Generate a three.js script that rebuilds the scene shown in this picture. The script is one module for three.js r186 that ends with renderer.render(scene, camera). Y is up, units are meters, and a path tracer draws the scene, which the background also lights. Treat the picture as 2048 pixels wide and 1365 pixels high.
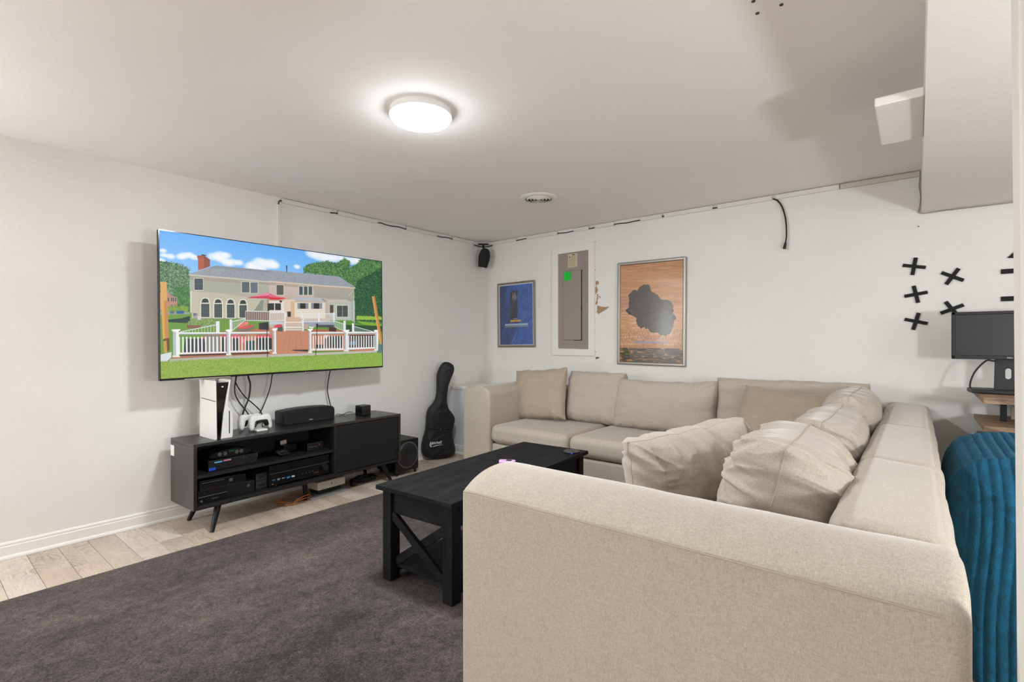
import * as THREE from 'three';
import { RoundedBoxGeometry } from 'three/addons/geometries/RoundedBoxGeometry.js';
import { RectAreaLightUniformsLib } from 'three/addons/lights/RectAreaLightUniformsLib.js';
import * as BGU from 'three/addons/utils/BufferGeometryUtils.js';

// ---------- camera, light, exposure ----------
const scene = new THREE.Scene();
scene.background = new THREE.Color(0x000000);
const camera = new THREE.PerspectiveCamera(68.63, 2048 / 1365, 0.05, 40);
camera.position.set(3.765, 1.16, 4.13);
camera.lookAt(3.765 - 0.6299, 1.16, 4.13 - 0.7767);
const renderer = new THREE.WebGLRenderer({ antialias: true });
renderer.toneMapping = THREE.LinearToneMapping;
renderer.toneMappingExposure = 1.0;
renderer.shadowMap.enabled = true;
RectAreaLightUniformsLib.init();
const WARM = new THREE.Color(0.905, 0.957, 1.0);
const LAMPS = [[1.94, 2.565, 226], [6.2, 3.9, 30], [2.1, 6.3, 12], [5.0, 6.6, 12]];   // flush ceiling lamps (x, z, brightness): first in view, others unseen, last added fill
const UNSEEN_GLOBES = [[5.25, 1.12, 2.95, 7.4], [0.7, 1.5, 7.0, 7], [0.45, 1.4, 5.3, 3.2], [6.6, 1.35, 2.4, 2.6]];      // unseen globe lamps (x, height, z, candela); the last two are added fill
const H = 2.25;

// ---------- helpers ----------
let seed = 7;
const rnd = () => { seed = (seed * 1664525 + 1013904223) >>> 0; return seed / 4294967296; };
const hash = (x, y, s = 0) => { let h = Math.imul(x | 0, 374761393) ^ Math.imul(y | 0, 668265263) ^ Math.imul(s | 0, 2147483629); h = Math.imul(h ^ (h >>> 13), 1274126177); return ((h ^ (h >>> 16)) >>> 0) / 4294967296; };
const fade = (t) => t * t * (3 - 2 * t);
function vn(x, y, px = 0, py = px, s = 0) {                    // value noise 0..1, tiling with periods px, py when given
  const x0 = Math.floor(x), y0 = Math.floor(y), fx = fade(x - x0), fy = fade(y - y0);
  const w = (a, p) => (p ? ((a % p) + p) % p : a);
  const a = hash(w(x0, px), w(y0, py), s), b = hash(w(x0 + 1, px), w(y0, py), s), c = hash(w(x0, px), w(y0 + 1, py), s), d = hash(w(x0 + 1, px), w(y0 + 1, py), s);
  return a + (b - a) * fx + (c - a) * fy + (a - b - c + d) * fx * fy;
}
const fbm = (x, y, px = 0, py = px, s = 0, n = 4) => { let v = 0, a = 0.5, t = 0; for (let i = 0; i < n; i++) { v += a * vn(x, y, px, py, s + i); t += a; a *= 0.55; x *= 2; y *= 2; px *= 2; py *= 2; } return v / t; };
const clamp = (v, a = 0, b = 1) => Math.min(b, Math.max(a, v));
function tex(w, h, f, srgb = true) {                           // f(u, v) -> [r, g, b] 0..255 or one number
  const d = new Uint8Array(w * h * 4);
  for (let y = 0, i = 0; y < h; y++) for (let x = 0; x < w; x++, i += 4) {
    const c = f(x / w, y / h), m = typeof c === 'number';
    d[i] = clamp(m ? c : c[0], 0, 255); d[i + 1] = clamp(m ? c : c[1], 0, 255); d[i + 2] = clamp(m ? c : c[2], 0, 255); d[i + 3] = 255;
  }
  const t = new THREE.DataTexture(d, w, h); t.wrapS = t.wrapT = THREE.RepeatWrapping; t.magFilter = THREE.LinearFilter; t.minFilter = THREE.LinearFilter;
  if (srgb) t.colorSpace = THREE.SRGBColorSpace;
  t.needsUpdate = true; return t;
}
const rep = (t, u, v = u) => { const c = t.clone(); c.repeat.set(u, v); c.needsUpdate = true; return c; };   // uv is in metres: repeat = tiles per metre
function canvasTex(w, h, draw) {
  const c = document.createElement('canvas'); c.width = w; c.height = h; draw(c.getContext('2d'), w, h);
  const t = new THREE.CanvasTexture(c); t.colorSpace = THREE.SRGBColorSpace; t.magFilter = THREE.LinearFilter; return t;
}
const M = (color, roughness = 0.6, o = {}) => new THREE.MeshStandardMaterial({ color, roughness, ...o });
const P = (o) => new THREE.MeshPhysicalMaterial(o);
const used = new Map();
function numbered(n) { const k = used.get(n) || 0; used.set(n, k + 1); return k ? `${n}_${String(k).padStart(3, '0')}` : n; }
function tag(o, label, category, group) { o.userData = { label, category }; if (group) o.userData.group = group; return o; }
function thing(name, label, category, [x, y, z] = [0, 0, 0], ry = 0, group) {
  const o = new THREE.Group(); o.name = numbered(name); scene.add(o); o.position.set(x, y, z); o.rotation.y = ry; return tag(o, label, category, group);
}
function part(name, geo, mat, parent, pos, rot) {
  const m = new THREE.Mesh(geo, mat); m.name = parent === scene ? numbered(name) : name; m.castShadow = m.receiveShadow = true;
  if (pos) m.position.set(...pos); if (rot) m.rotation.set(...rot); parent.add(m); return m;
}
function struct(name, geo, mat, pos, rot) { const m = part(name, geo, mat, scene, pos, rot); m.userData = { kind: 'structure' }; return m; }
function buv(g, grain = 0, ou = 0, ov = 0) {                   // uv in metres from the dominant direction of each face; u runs along the grain axis
  if (g.index) g = g.toNonIndexed();
  const p = g.attributes.position, uv = new Float32Array(p.count * 2), A = new THREE.Vector3(), B = new THREE.Vector3(), C = new THREE.Vector3();
  for (let i = 0; i < p.count; i += 3) {
    A.fromBufferAttribute(p, i); B.fromBufferAttribute(p, i + 1).sub(A); C.fromBufferAttribute(p, i + 2).sub(A); B.cross(C);
    const n = [Math.abs(B.x), Math.abs(B.y), Math.abs(B.z)], d = n[0] > n[1] && n[0] > n[2] ? 0 : n[1] > n[2] ? 1 : 2;
    let a, b; if (d === grain) { a = (grain + 1) % 3; b = (grain + 2) % 3; } else { a = grain; b = 3 - grain - d; }
    for (let k = 0; k < 3; k++) { const q = [p.getX(i + k), p.getY(i + k), p.getZ(i + k)]; uv[(i + k) * 2] = q[a] + ou; uv[(i + k) * 2 + 1] = q[b] + ov + d * 0.37; }
  }
  g.setAttribute('uv', new THREE.BufferAttribute(uv, 2)); return g;
}
const bx = (w, h, d, x = 0, y = 0, z = 0) => { const g = new THREE.BoxGeometry(w, h, d); g.translate(x, y, z); return g; };
const rb = (w, h, d, r = 0.004, s = 2, x = 0, y = 0, z = 0) => { const g = new RoundedBoxGeometry(w, h, d, s, Math.min(r, w / 2.01, h / 2.01, d / 2.01)); g.translate(x, y, z); return g; };
const cyl = (r1, r2, h, n = 24) => new THREE.CylinderGeometry(r1, r2, h, n);
const merge = (...gs) => BGU.mergeGeometries(gs.map((g) => { const q = g.index ? g.toNonIndexed() : g; for (const k of Object.keys(q.attributes)) if (!['position', 'normal', 'uv'].includes(k)) q.deleteAttribute(k); return q; }));
const V = (...a) => new THREE.Vector3(...a);
const curve = (pts, t = 0.5) => new THREE.CatmullRomCurve3(pts.map((p) => V(...p)), false, 'catmullrom', t);
const tube = (pts, r, n = 40, rs = 8) => new THREE.TubeGeometry(curve(pts), n, r, rs);
const bar = (a, b, r1, r2 = r1, n = 14) => { const A = V(...a), B = V(...b), g = cyl(r2, r1, A.distanceTo(B), n); g.applyQuaternion(new THREE.Quaternion().setFromUnitVectors(V(0, 1, 0), B.clone().sub(A).normalize())); g.translate(...A.add(B).multiplyScalar(0.5).toArray()); return g; };
const shapeOf = (pts) => new THREE.Shape(pts.map((p) => new THREE.Vector2(...p)));
const splineShape = (pts) => { const c = new THREE.SplineCurve([...pts, pts[0]].map((p) => new THREE.Vector2(...p))); return new THREE.Shape(c.getPoints(pts.length * 6)); };
const extrude = (shape, depth, bevel = 0.003, seg = 2, o = {}) => new THREE.ExtrudeGeometry(shape, { depth: depth - 2 * bevel, bevelEnabled: bevel > 0, bevelThickness: bevel, bevelSize: bevel, bevelOffset: -bevel, bevelSegments: seg, curveSegments: 10, ...o }).translate(0, 0, bevel);
const smooth = (g, a = 0.7) => { g.deleteAttribute('uv'); g.deleteAttribute('normal'); return BGU.toCreasedNormals(BGU.mergeVertices(g, 1e-4), a); };

// ---------- materials ----------
const wallBump = tex(512, 512, (u, v) => 128 + 60 * (fbm(u * 64, v * 64, 64, 64, 3, 3) - 0.5) + 60 * (vn(u * 200, v * 200, 200, 200, 9) - 0.5), false);
const wallTint = tex(512, 512, (u, v) => { const n = (fbm(u * 5, v * 5, 5, 5, 21, 5) - 0.5) * 9 + (vn(u * 150, v * 150, 150, 150, 5) - 0.5) * 2; return [230 + n, 227 + n, 222 + n]; });
const wallMat = M(0xffffff, 0.75, { map: rep(wallTint, 0.45), bumpMap: rep(wallBump, 1.6), bumpScale: 0.0012 });
const ceilTint = tex(512, 512, (u, v) => { const n = (fbm(u * 4, v * 4, 4, 4, 31, 5) - 0.5) * 7; return [243 + n, 239 + n, 237 + n]; });
const ceilMat = M(0xffffff, 0.85, { map: rep(ceilTint, 0.35), bumpMap: rep(wallBump, 1.3), bumpScale: 0.001 });
const trimMat = M(0xe9e6e0, 0.42);
const patchMat = M(0xdedad5, 0.55);
const woodFn = (base, dark, k, s) => (u, v) => {
  const wob = fbm(u * 4, v * 6, 4, 6, s, 4), ring = 0.5 + 0.5 * Math.sin((v * 26 + wob * 7 + fbm(u * 2, v * 3, 2, 3, s + 9, 3) * 9) * 2.2);
  const pore = fbm(u * 24, v * 300, 24, 300, s + 3, 3), soft = fbm(u * 3, v * 18, 3, 18, s + 5, 4);
  const t = clamp(k * (0.42 * Math.pow(ring, 2.2) + 0.75 * (pore - 0.45) + 0.9 * (soft - 0.4)));
  return [0, 1, 2].map((i) => base[i] + (dark[i] - base[i]) * t);
};
const oak = tex(2048, 1024, (u, v) => {                         // cathedral grain: thin dark rings in pale oak
  const f = fbm(u * 3, v * 5, 3, 5, 41, 4), ring = 0.5 + 0.5 * Math.sin((v * 40 + f * 30 + fbm(u * 9, v * 12, 9, 12, 47, 3) * 4) * Math.PI), area = clamp(2.4 * (fbm(u * 4, v * 7, 4, 7, 49, 3) - 0.42));
  const pore = fbm(u * 40, v * 420, 40, 420, 44, 3), soft = fbm(u * 3, v * 16, 3, 16, 46, 4), t = clamp(0.5 * area * ring ** 3 + 0.5 * (pore - 0.4) + 0.6 * (soft - 0.42));
  return [0, 1, 2].map((i) => [215, 200, 186][i] + ([146, 128, 112][i] - [215, 200, 186][i]) * t);
});
const oakBump = tex(512, 512, (u, v) => 128 + 110 * (fbm(u * 16, v * 200, 16, 200, 44, 3) - 0.5), false);
const plankMats = [0xffffff, 0xf3efe9, 0xe9e3db, 0xfaf5ee, 0xeeebe7].map((c) => M(c, 0.45, { map: rep(oak, 0.8, 0.8), bumpMap: rep(oakBump, 1, 1), bumpScale: 0.0008 }));
const blackGrain = tex(1024, 1024, (u, v) => { const p = fbm(u * 20, v * 240, 20, 240, 61, 3), q = fbm(u * 5, v * 40, 5, 40, 66, 4), n = 40 + 26 * (p - 0.5) + 34 * (q - 0.5); return [n * 0.99, n * 0.985, n]; });
const blackBump = tex(512, 512, (u, v) => 128 + 120 * (fbm(u * 12, v * 160, 12, 160, 71, 3) - 0.5), false);
const litBlackWood = P({ color: 0xc8c4be, roughness: 0.34, ior: 1.75, map: rep(blackGrain, 1.1), bumpMap: rep(blackBump, 1.4), bumpScale: 0.0006 });  // top and side panels: glare put partly into a paler colour and higher ior
const shadedShelfWood = M(0x8a8a8a, 0.6, { map: rep(blackGrain, 1.1), bumpMap: rep(blackBump, 1.4), bumpScale: 0.0006 });  // darker copy of the same wood; shelf interior shade put into its colour
const tableWood = P({ color: 0xb2b2b6, roughness: 0.66, specularIntensity: 0.28, map: rep(blackGrain, 0.9), bumpMap: rep(blackBump, 1.2), bumpScale: 0.0006 });
const doorWood = M(0x808080, 0.55, { map: rep(blackGrain, 1.0), bumpMap: rep(blackBump, 1.4), bumpScale: 0.0005 });
const deskTex = tex(1024, 512, woodFn([176, 146, 116], [104, 80, 60], 1.15, 83));
const deskWood = M(0xffffff, 0.55, { map: rep(deskTex, 1.2, 1.6), bumpMap: rep(oakBump, 1.2), bumpScale: 0.0005 });
const linenFn = (base, amp, s) => (u, v) => {
  const n = 320, a = vn(u * 64, v * n, 64, n, s), b = vn(u * n, v * 64, n, 64, s + 4), c = fbm(u * 5, v * 5, 5, 5, s + 8, 4), t = ((a - 0.5) * 0.7 + (b - 0.5) * 0.7) * amp + (c - 0.5) * amp * 0.16;
  return [base[0] + t, base[1] + t * 1.0, base[2] + t * 1.02];
};
const linen = tex(1024, 1024, linenFn([188, 178, 165], 28, 101));
const linenBump = tex(1024, 1024, (u, v) => 128 + 70 * (vn(u * 90, v * 340, 90, 340, 111) - 0.5) + 70 * (vn(u * 340, v * 90, 340, 90, 115) - 0.5), false);
const FAB = { roughness: 0.95, sheen: 0.9, sheenRoughness: 0.55, sheenColor: new THREE.Color(1, 0.98, 0.96), bumpMap: rep(linenBump, 3.4), bumpScale: 0.0007 };
const sofaMat = P({ color: 0xf4f2ee, map: rep(linen, 3.4), ...FAB });
const cushMat = P({ color: 0xf2efec, map: rep(linen, 3.8), ...FAB });
const tanMat = P({ color: 0xe4dacf, map: rep(linen, 3.6), ...FAB });
const seamMat = M(0xb2a593, 0.9);
const black = M(0x09090a, 0.5), blackMatte = M(0x101012, 0.8), blackGloss = P({ color: 0x060607, roughness: 0.12, clearcoat: 0.6 }), blackMetal = M(0x0c0c0d, 0.4, { metalness: 0.3 });
const rubber = M(0x131313, 0.6), whitePlastic = M(0xe8e6e2, 0.35), greyPlastic = M(0x55565a, 0.5), chrome = M(0xc9c9cc, 0.2, { metalness: 1 }), silver = M(0x9a968f, 0.38, { metalness: 0.85 });
const glow = (c, i) => new THREE.MeshStandardMaterial({ color: 0x111111, emissive: c, emissiveIntensity: i });

// ---------- the room ----------
const RX = 7.4, RZ = 7.8, T = 0.14;
struct('wall_left', buv(bx(T, H, RZ + 2 * T, -T / 2, H / 2, RZ / 2)), wallMat);
const wallBack = struct('wall_back', buv(bx(RX + T, H, T, RX / 2 + T / 2, H / 2, -T / 2)), wallMat);
struct('wall_right', buv(bx(T, H, RZ + T, RX + T / 2, H / 2, RZ / 2 + T / 2)), wallMat);
struct('wall_front', buv(bx(RX, H, T, RX / 2, H / 2, RZ + T / 2)), wallMat);
const ceiling = struct('ceiling', buv(bx(RX + 2 * T, T, RZ + 2 * T, RX / 2, H + T / 2, RZ / 2)), ceilMat);
struct("wall_soffit", buv(bx(1.15, 0.27, RZ, 3.785 + 0.575, H - 0.135, RZ / 2)), wallMat);
// slab under everything, planks only where they show
const floor = struct('floor', buv(merge(bx(RX, 0.1, RZ, RX / 2, -0.062, RZ / 2), bx(RX - 2.6, 0.012, RZ, 2.6 + (RX - 2.6) / 2, -0.006, RZ / 2), bx(2.6, 0.012, RZ - 4.45, 1.3, -0.006, 4.45 + (RZ - 4.45) / 2))), plankMats[2]);
{
  const W = 0.127, joint = [];
  for (let r = 0, z = 0; z < 4.44; r++, z += W) {
    let x = 0, first = 0.25 + 0.9 * hash(r, 5, 2);
    while (x < 2.6 - 0.01) {
      const L = Math.min(first || 1.2, 2.6 - x); first = 0;
      const g = new RoundedBoxGeometry(L - 0.0014, 0.013, W - 0.0014, 1, 0.0012); g.translate(x + L / 2, -0.0065, z + W / 2);
      part('plank', buv(g, 0, rnd() * 9, rnd() * 9), plankMats[(rnd() * 5) | 0], floor);
      x += L;
    }
  }
}
// baseboards: flat board, moulded cap, shoe
function baseboard(name, len, pos, ry, h = 0.09) {
  const s = new THREE.Shape(); s.moveTo(0, 0.001); s.lineTo(0.022, 0.001); s.quadraticCurveTo(0.022, 0.018, 0.012, 0.02); s.lineTo(0.012, h - 0.024); s.lineTo(0.008, h - 0.02); s.lineTo(0.009, h - 0.01); s.quadraticCurveTo(0.006, h, 0.0, h); s.closePath();
  return struct(name, new THREE.ExtrudeGeometry(s, { depth: len, bevelEnabled: false, curveSegments: 6 }), trimMat, pos, [0, ry, 0]);
}
baseboard('baseboard_left', RZ - 0.48, [0, 0, 0.48], 0);
struct('wall_ledge', buv(bx(0.66, 0.655, 0.475, 0.33, 0.3275, 0.2375)), M(0xdfe3e6, 0.55));
const ledgeTop = new THREE.Shape(); ledgeTop.moveTo(0, 0); ledgeTop.lineTo(0.478, 0); ledgeTop.lineTo(0.478, 0.006); ledgeTop.lineTo(0.486, 0.01); ledgeTop.lineTo(0.486, 0.03); ledgeTop.quadraticCurveTo(0.486, 0.04, 0.478, 0.04); ledgeTop.lineTo(0, 0.04); ledgeTop.closePath();
struct('trim_1', new THREE.ExtrudeGeometry(ledgeTop, { depth: 0.66, bevelEnabled: false }), trimMat, [0.66, 0.655, 0], [0, -Math.PI / 2, 0]);
baseboard('baseboard_ledge', 0.62, [0.03, 0, 0.475], -Math.PI / 2).rotation.set(0, -Math.PI / 2, 0);
{ const b = scene.getObjectByName('baseboard_ledge'); b.position.set(0.65, 0, 0.475); }
// end of the partition at the right edge of the picture
struct('wall_partition', buv(rb(0.3, H - 0.002, 0.12, 0.006, 2, 0.15, H / 2, 0)), M(0xd6d2cc, 0.6), [3.881, 0, 3.142], [0, -0.05, 0.0065]);

// ---------- ceiling fittings ----------
function ceilingLamp(x, z, I, label) {
  const t = thing('ceiling_light', label, 'ceiling light', [x, H, z]);
  part('base', cyl(0.142, 0.146, 0.03, 64).translate(0, -0.015, 0), whitePlastic, t);
  const prof = [[0.136, 0.03], [0.139, 0.036], [0.136, 0.046], [0.12, 0.053], [0.06, 0.057], [0.0005, 0.058]].map((p) => new THREE.Vector2(p[0], -p[1]));
  part('diffuser', new THREE.LatheGeometry(prof, 64), glow(WARM, I > 0 ? 16 : 0), t);
  const l = new THREE.RectAreaLight(WARM, I, 0.22, 0.22); l.position.set(0, -0.062, 0); l.rotation.x = -Math.PI / 2; t.add(l);
  const q = new THREE.PointLight(WARM, I / 600); q.position.set(0, -0.05, 0); q.castShadow = true; q.shadow.radius = 4; t.add(q);
}
ceilingLamp(...LAMPS[0], 'round flush white ceiling light glowing above the coffee table');
ceilingLamp(...LAMPS[1], 'round flush white ceiling light beyond the partition on the right');  // unseen lamp, placed for the monitor shadow on the back wall
ceilingLamp(...LAMPS[2], 'round flush white ceiling light behind the camera on the left');  // out of view, lights the room from behind the camera
ceilingLamp(...LAMPS[3], 'round flush white ceiling light behind the camera on the right');  // added fill light, never in view
function unseenFloorLamp([x, y, z, I], label) {  // globe on a pole standing out of view, for its light
  const t = thing('unseen_floor_lamp', label, 'unseen floor lamp', [x, 0, z]);
  part('base', cyl(0.12, 0.13, 0.025, 40).translate(0, 0.0125, 0), blackMetal, t);
  part('pole', bar([0, 0.02, 0], [0, y - 0.1, 0], 0.011), blackMetal, t);
  part('lamp_shade', new THREE.SphereGeometry(0.12, 32, 20).translate(0, y, 0), glow(WARM, I > 0 ? 5 : 0), t);
  const l = new THREE.PointLight(WARM, I); l.position.y = y; l.castShadow = true; l.shadow.radius = 5.5; t.add(l);
}
unseenFloorLamp(UNSEEN_GLOBES[0], 'unseen slim black floor lamp with a white globe shade in the right part of the room, placed to cast the soffit shadow on the ceiling');  // unseen source low on the right; the soffit shades the ceiling from it
unseenFloorLamp(UNSEEN_GLOBES[1], 'unseen slim black floor lamp with a white globe shade in the corner behind the camera, placed to brighten the walls and sofa');  // unseen, placed to brighten walls and sofa front from behind
unseenFloorLamp(UNSEEN_GLOBES[2], 'added slim black floor lamp with a white globe shade out of view by the left wall, as fill light');  // added fill for the left wall, outside the view
unseenFloorLamp(UNSEEN_GLOBES[3], 'added slim black floor lamp with a white globe shade out of view near the far right wall, as fill light');  // added fill from the right, outside the view
{
  const t = thing('ceiling_vent', 'round white ceiling air vent with concentric rings near the back wall', 'vent', [1.527, H, 1.05]);
  part('flange', new THREE.LatheGeometry([[0.1, 0.012], [0.12, 0.013], [0.138, 0.004], [0.141, 0]].map((p) => new THREE.Vector2(p[0], -p[1])), 56), trimMat, t);
  part('backing', cyl(0.1, 0.1, 0.002, 40).translate(0, -0.001, 0), M(0x3a3835, 0.9), t);
  for (let i = 0; i < 4; i++) { const r = 0.094 - i * 0.024; part('ring', new THREE.LatheGeometry([[r, 0.004], [r - 0.013, 0.018], [r - 0.011, 0.019], [r + 0.002, 0.005], [r, 0.004]].map((p) => new THREE.Vector2(p[0], -p[1])), 48), trimMat, t); }
}
struct('trim_2', rb(0.14, 0.032, 0.46, 0.006, 3, 3.714, 2.02, 1.678), M(0xeae7e2, 0.55));
for (const [x, z] of [[3.357, 2.399], [3.423, 2.324], [3.352, 2.327]]) { const s = part('nail_hole', cyl(0.006, 0.006, 0.003, 10), M(0x4a443e, 0.8), ceiling, [x, H - 0.001, z]); }

// ---------- cable raceways with the cable showing in the gaps ----------
const raceG = 'white cable raceway pieces along the ceiling edge', raceMat = M(0xdedad4, 0.45), raceTan = M(0xcfc6ba, 0.5);
function raceway(axis, a, b, label, mat = raceMat) {
  const L = Math.abs(b - a), t = new THREE.Mesh(buv(merge(bx(L, 0.03, 0.002, 0, 0, 0.014), bx(L, 0.002, 0.014, 0, -0.015, 0.007), bx(L, 0.0015, 0.016, 0, 0.0155, 0.008))), mat);
  t.name = numbered('cable_raceway'); t.castShadow = t.receiveShadow = true; scene.add(t); tag(t, label, 'raceway', raceG);
  const m = (a + b) / 2; if (axis === 'x') t.position.set(m, 2.229, 0.0005); else { t.position.set(0.0005, 2.229, m); t.rotation.y = Math.PI / 2; }
}
raceway('z', 2.285, 1.881, 'raceway piece along the ceiling above the television, next to the upright one');
raceway('z', 1.808, 1.41, 'raceway piece along the ceiling above the television, second from the upright one');
raceway('z', 1.088, 0.702, 'raceway piece on the left wall between the television and the corner speaker');
raceway('z', 0.487, 0.09, 'raceway piece on the left wall ending at the corner speaker');
raceway('x', 0.09, 0.483, 'raceway piece on the back wall starting at the corner speaker');
raceway('x', 0.623, 1.002, 'raceway piece on the back wall above the blue poster');
raceway('x', 1.193, 1.358, 'short raceway piece above the electrical panel');
raceway('x', 1.423, 1.619, 'short raceway piece just right of the electrical panel top');
raceway('x', 1.876, 2.072, 'short raceway piece above the orange poster');
raceway('x', 2.094, 2.491, 'raceway piece at the right of the orange poster');
raceway('x', 2.53, 2.923, 'raceway piece just left of the hanging cable end');
raceway('x', 2.947, 3.343, 'raceway piece just right of the hanging cable end');
raceway('x', 3.35, 3.775, 'slightly yellowed raceway piece meeting the soffit', raceTan);
{ const t = part('cable_raceway', rb(0.016, 0.44, 0.028, 0.003, 2, 0.0085, 1.975, 2.302), raceMat, scene); tag(t, 'upright white cable raceway on the left wall above the television', 'raceway'); }
const sag = (n, f) => Array.from({ length: n }, (_, i) => f(i / (n - 1), i));
tag(part('cable', tube([[0.012, 2.19, 2.305], [0.014, 2.215, 2.303], [0.014, 2.226, 2.29], ...sag(40, (t, i) => [0.008, 2.221 + 0.004 * Math.sin(i * 1.7), 2.26 - t * 2.18])], 0.0045, 160), rubber, scene), 'black cable along the left wall showing between the raceway pieces', 'cable');
tag(part('cable', tube(sag(40, (t, i) => [0.1 + t * 2.78, 2.221 + 0.003 * Math.sin(i * 2.1), 0.008]), 0.0045, 160), rubber, scene), 'black cable along the back wall showing between the raceway pieces', 'cable');
{
  const t = thing('hanging_cable', 'black cable end with a plug hanging from the raceway on the back wall', 'cable', [2.93, 2.22, 0.01]);
  part('cord', tube([[0, 0, 0], [0.03, -0.02, 0.004], [0.062, -0.075, 0.008], [0.085, -0.17, 0.012], [0.091, -0.28, 0.016], [0.085, -0.345, 0.018]], 0.0055, 40), rubber, t);
  part('plug', bar([0.085, -0.34, 0.018], [0.077, -0.385, 0.018], 0.008, 0.011), rubber, t);
}
tag(part('wire', tube([[3.778, 2.21, 0.01], [3.774, 2.15, 0.012], [3.781, 2.08, 0.012], [3.777, 2.02, 0.012], [3.78, 1.975, 0.012], [3.9, 1.974, 0.012], [4.15, 1.972, 0.012], [4.5, 1.973, 0.012]], 0.0032, 80), M(0x9a9184, 0.6), scene), 'thin grey wire tacked around the corner of the soffit', 'wire');

// ---------- back wall: torn paint, panel, posters, crosses ----------
{
  const tornMat = M(0xa98a6c, 0.9), nail = M(0x5a544c, 0.7);
  const torn = (pts) => part('torn_drywall', extrude(splineShape(pts), 0.0016, 0.0003, 1), tornMat, wallBack, [0, 0, 0.0002]);
  torn([[1.425, 1.718], [1.447, 1.723], [1.459, 1.705], [1.452, 1.688], [1.437, 1.684], [1.44, 1.66], [1.45, 1.635], [1.44, 1.618], [1.425, 1.6], [1.422, 1.65], [1.432, 1.675], [1.424, 1.7]]);
  torn([[1.438, 1.6], [1.455, 1.592], [1.445, 1.575], [1.452, 1.555], [1.443, 1.54], [1.446, 1.515], [1.432, 1.498], [1.422, 1.512], [1.434, 1.54], [1.438, 1.57]]);
  part('torn_drywall', extrude(shapeOf([[1.442, 1.494], [1.458, 1.488], [1.49, 1.478], [1.53, 1.474], [1.568, 1.476], [1.54, 1.455], [1.5, 1.434], [1.452, 1.411], [1.44, 1.43], [1.424, 1.424], [1.438, 1.438]]), 0.0016, 0.0003, 1), tornMat, wallBack, [0, 0, 0.0002]);
  part('torn_drywall', extrude(shapeOf([[1.426, 1.01], [1.45, 1.012], [1.466, 1.004], [1.44, 0.992], [1.425, 0.99]]), 0.0016, 0.0003, 1), nail, wallBack, [0, 0, 0.0002]);
  part('curl', tube([[1.45, 1.575, 0.002], [1.47, 1.573, 0.006], [1.482, 1.56, 0.006]], 0.0022, 10, 5), nail, wallBack);
  for (const [x, y] of [[1.424, 2.09], [1.421, 1.825], [1.425, 1.06], [3.77, 1.895]]) part('nail', cyl(0.004, 0.004, 0.004, 10), nail, wallBack, [x, y, 0.001], [Math.PI / 2, 0, 0]);
}
{
  const t = thing('electrical_panel', 'grey metal electrical panel in a white painted board frame on the back wall', 'electrical panel', [1.18, 1.02, 0]);
  const grey = M(0x968b82, 0.45), fr = M(0xe8e5e0, 0.5);
  const hole = shapeOf([[-0.24, 0], [0.238, 0], [0.238, 1.064], [-0.24, 1.058]]); hole.holes.push(new THREE.Path([[-0.168, 0.066], [-0.168, 0.996], [0.174, 1.0], [0.174, 0.062]].map((p) => new THREE.Vector2(...p))));
  part('frame', extrude(hole, 0.016, 0.0015, 1), fr, t);
  part('cover_plate', rb(0.34, 0.936, 0.006, 0.002, 1, 0.003, 0.531, 0.006), grey, t);
  part('inner_ridge', merge(rb(0.012, 0.8, 0.004, 0.0018, 1, 0.128, 0.5, 0.0105), rb(0.012, 0.74, 0.004, 0.0018, 1, 0.148, 0.48, 0.0105), rb(0.27, 0.01, 0.004, 0.0018, 1, 0.0, 0.115, 0.0105)), grey, t);
  const door = part('door', rb(0.2, 0.672, 0.012, 0.01, 3, -0.004, 0.485, 0.016), grey, t);
  part('latch', rb(0.004, 0.03, 0.005, 0.001, 1, 0.098, 0.45, 0.018), black, door);
  part('door_gap', merge(rb(0.007, 0.676, 0.004, 0.001, 1, 0.1, 0.483, 0.0105), rb(0.09, 0.006, 0.004, 0.001, 1, 0.055, 0.147, 0.0105)), M(0x2e2a27, 0.8), t);
  part('breaker_notice', new THREE.PlaneGeometry(0.105, 0.13), new THREE.MeshStandardMaterial({ roughness: 0.8, map: canvasTex(210, 260, (c, w, h) => {
    c.fillStyle = '#c9ba9c'; c.fillRect(0, 0, w, h); c.fillStyle = '#4a4238'; c.fillRect(w * 0.45, 12, w * 0.32, 16); c.beginPath(); c.arc(w * 0.18, 60, 15, 0, 7); c.fill();
    c.fillStyle = '#8d7f68'; for (let y = 40; y < 240; y += 13) c.fillRect(y < 90 ? w * 0.35 : 16, y, (y < 90 ? w * 0.55 : w - 34) * (0.75 + 0.25 * hash(y, 1)), 4);
  }) }), t, [-0.003, 0.918, 0.0095]);
  part('green_note', new THREE.PlaneGeometry(0.083, 0.084), new THREE.MeshStandardMaterial({ roughness: 0.7, map: canvasTex(160, 160, (c, w, h) => {
    c.fillStyle = '#16c93a'; c.fillRect(0, 0, w, h); c.strokeStyle = '#0c7a24'; c.lineWidth = 3; for (let r = 0; r < 6; r++) { c.beginPath(); for (let x = 22; x < 140; x += 5) c.lineTo(x, 24 + r * 22 + 7 * (hash(x, r) - 0.5)); c.stroke(); }
  }) }), t, [-0.052, 0.769, 0.0235]);
}
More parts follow.
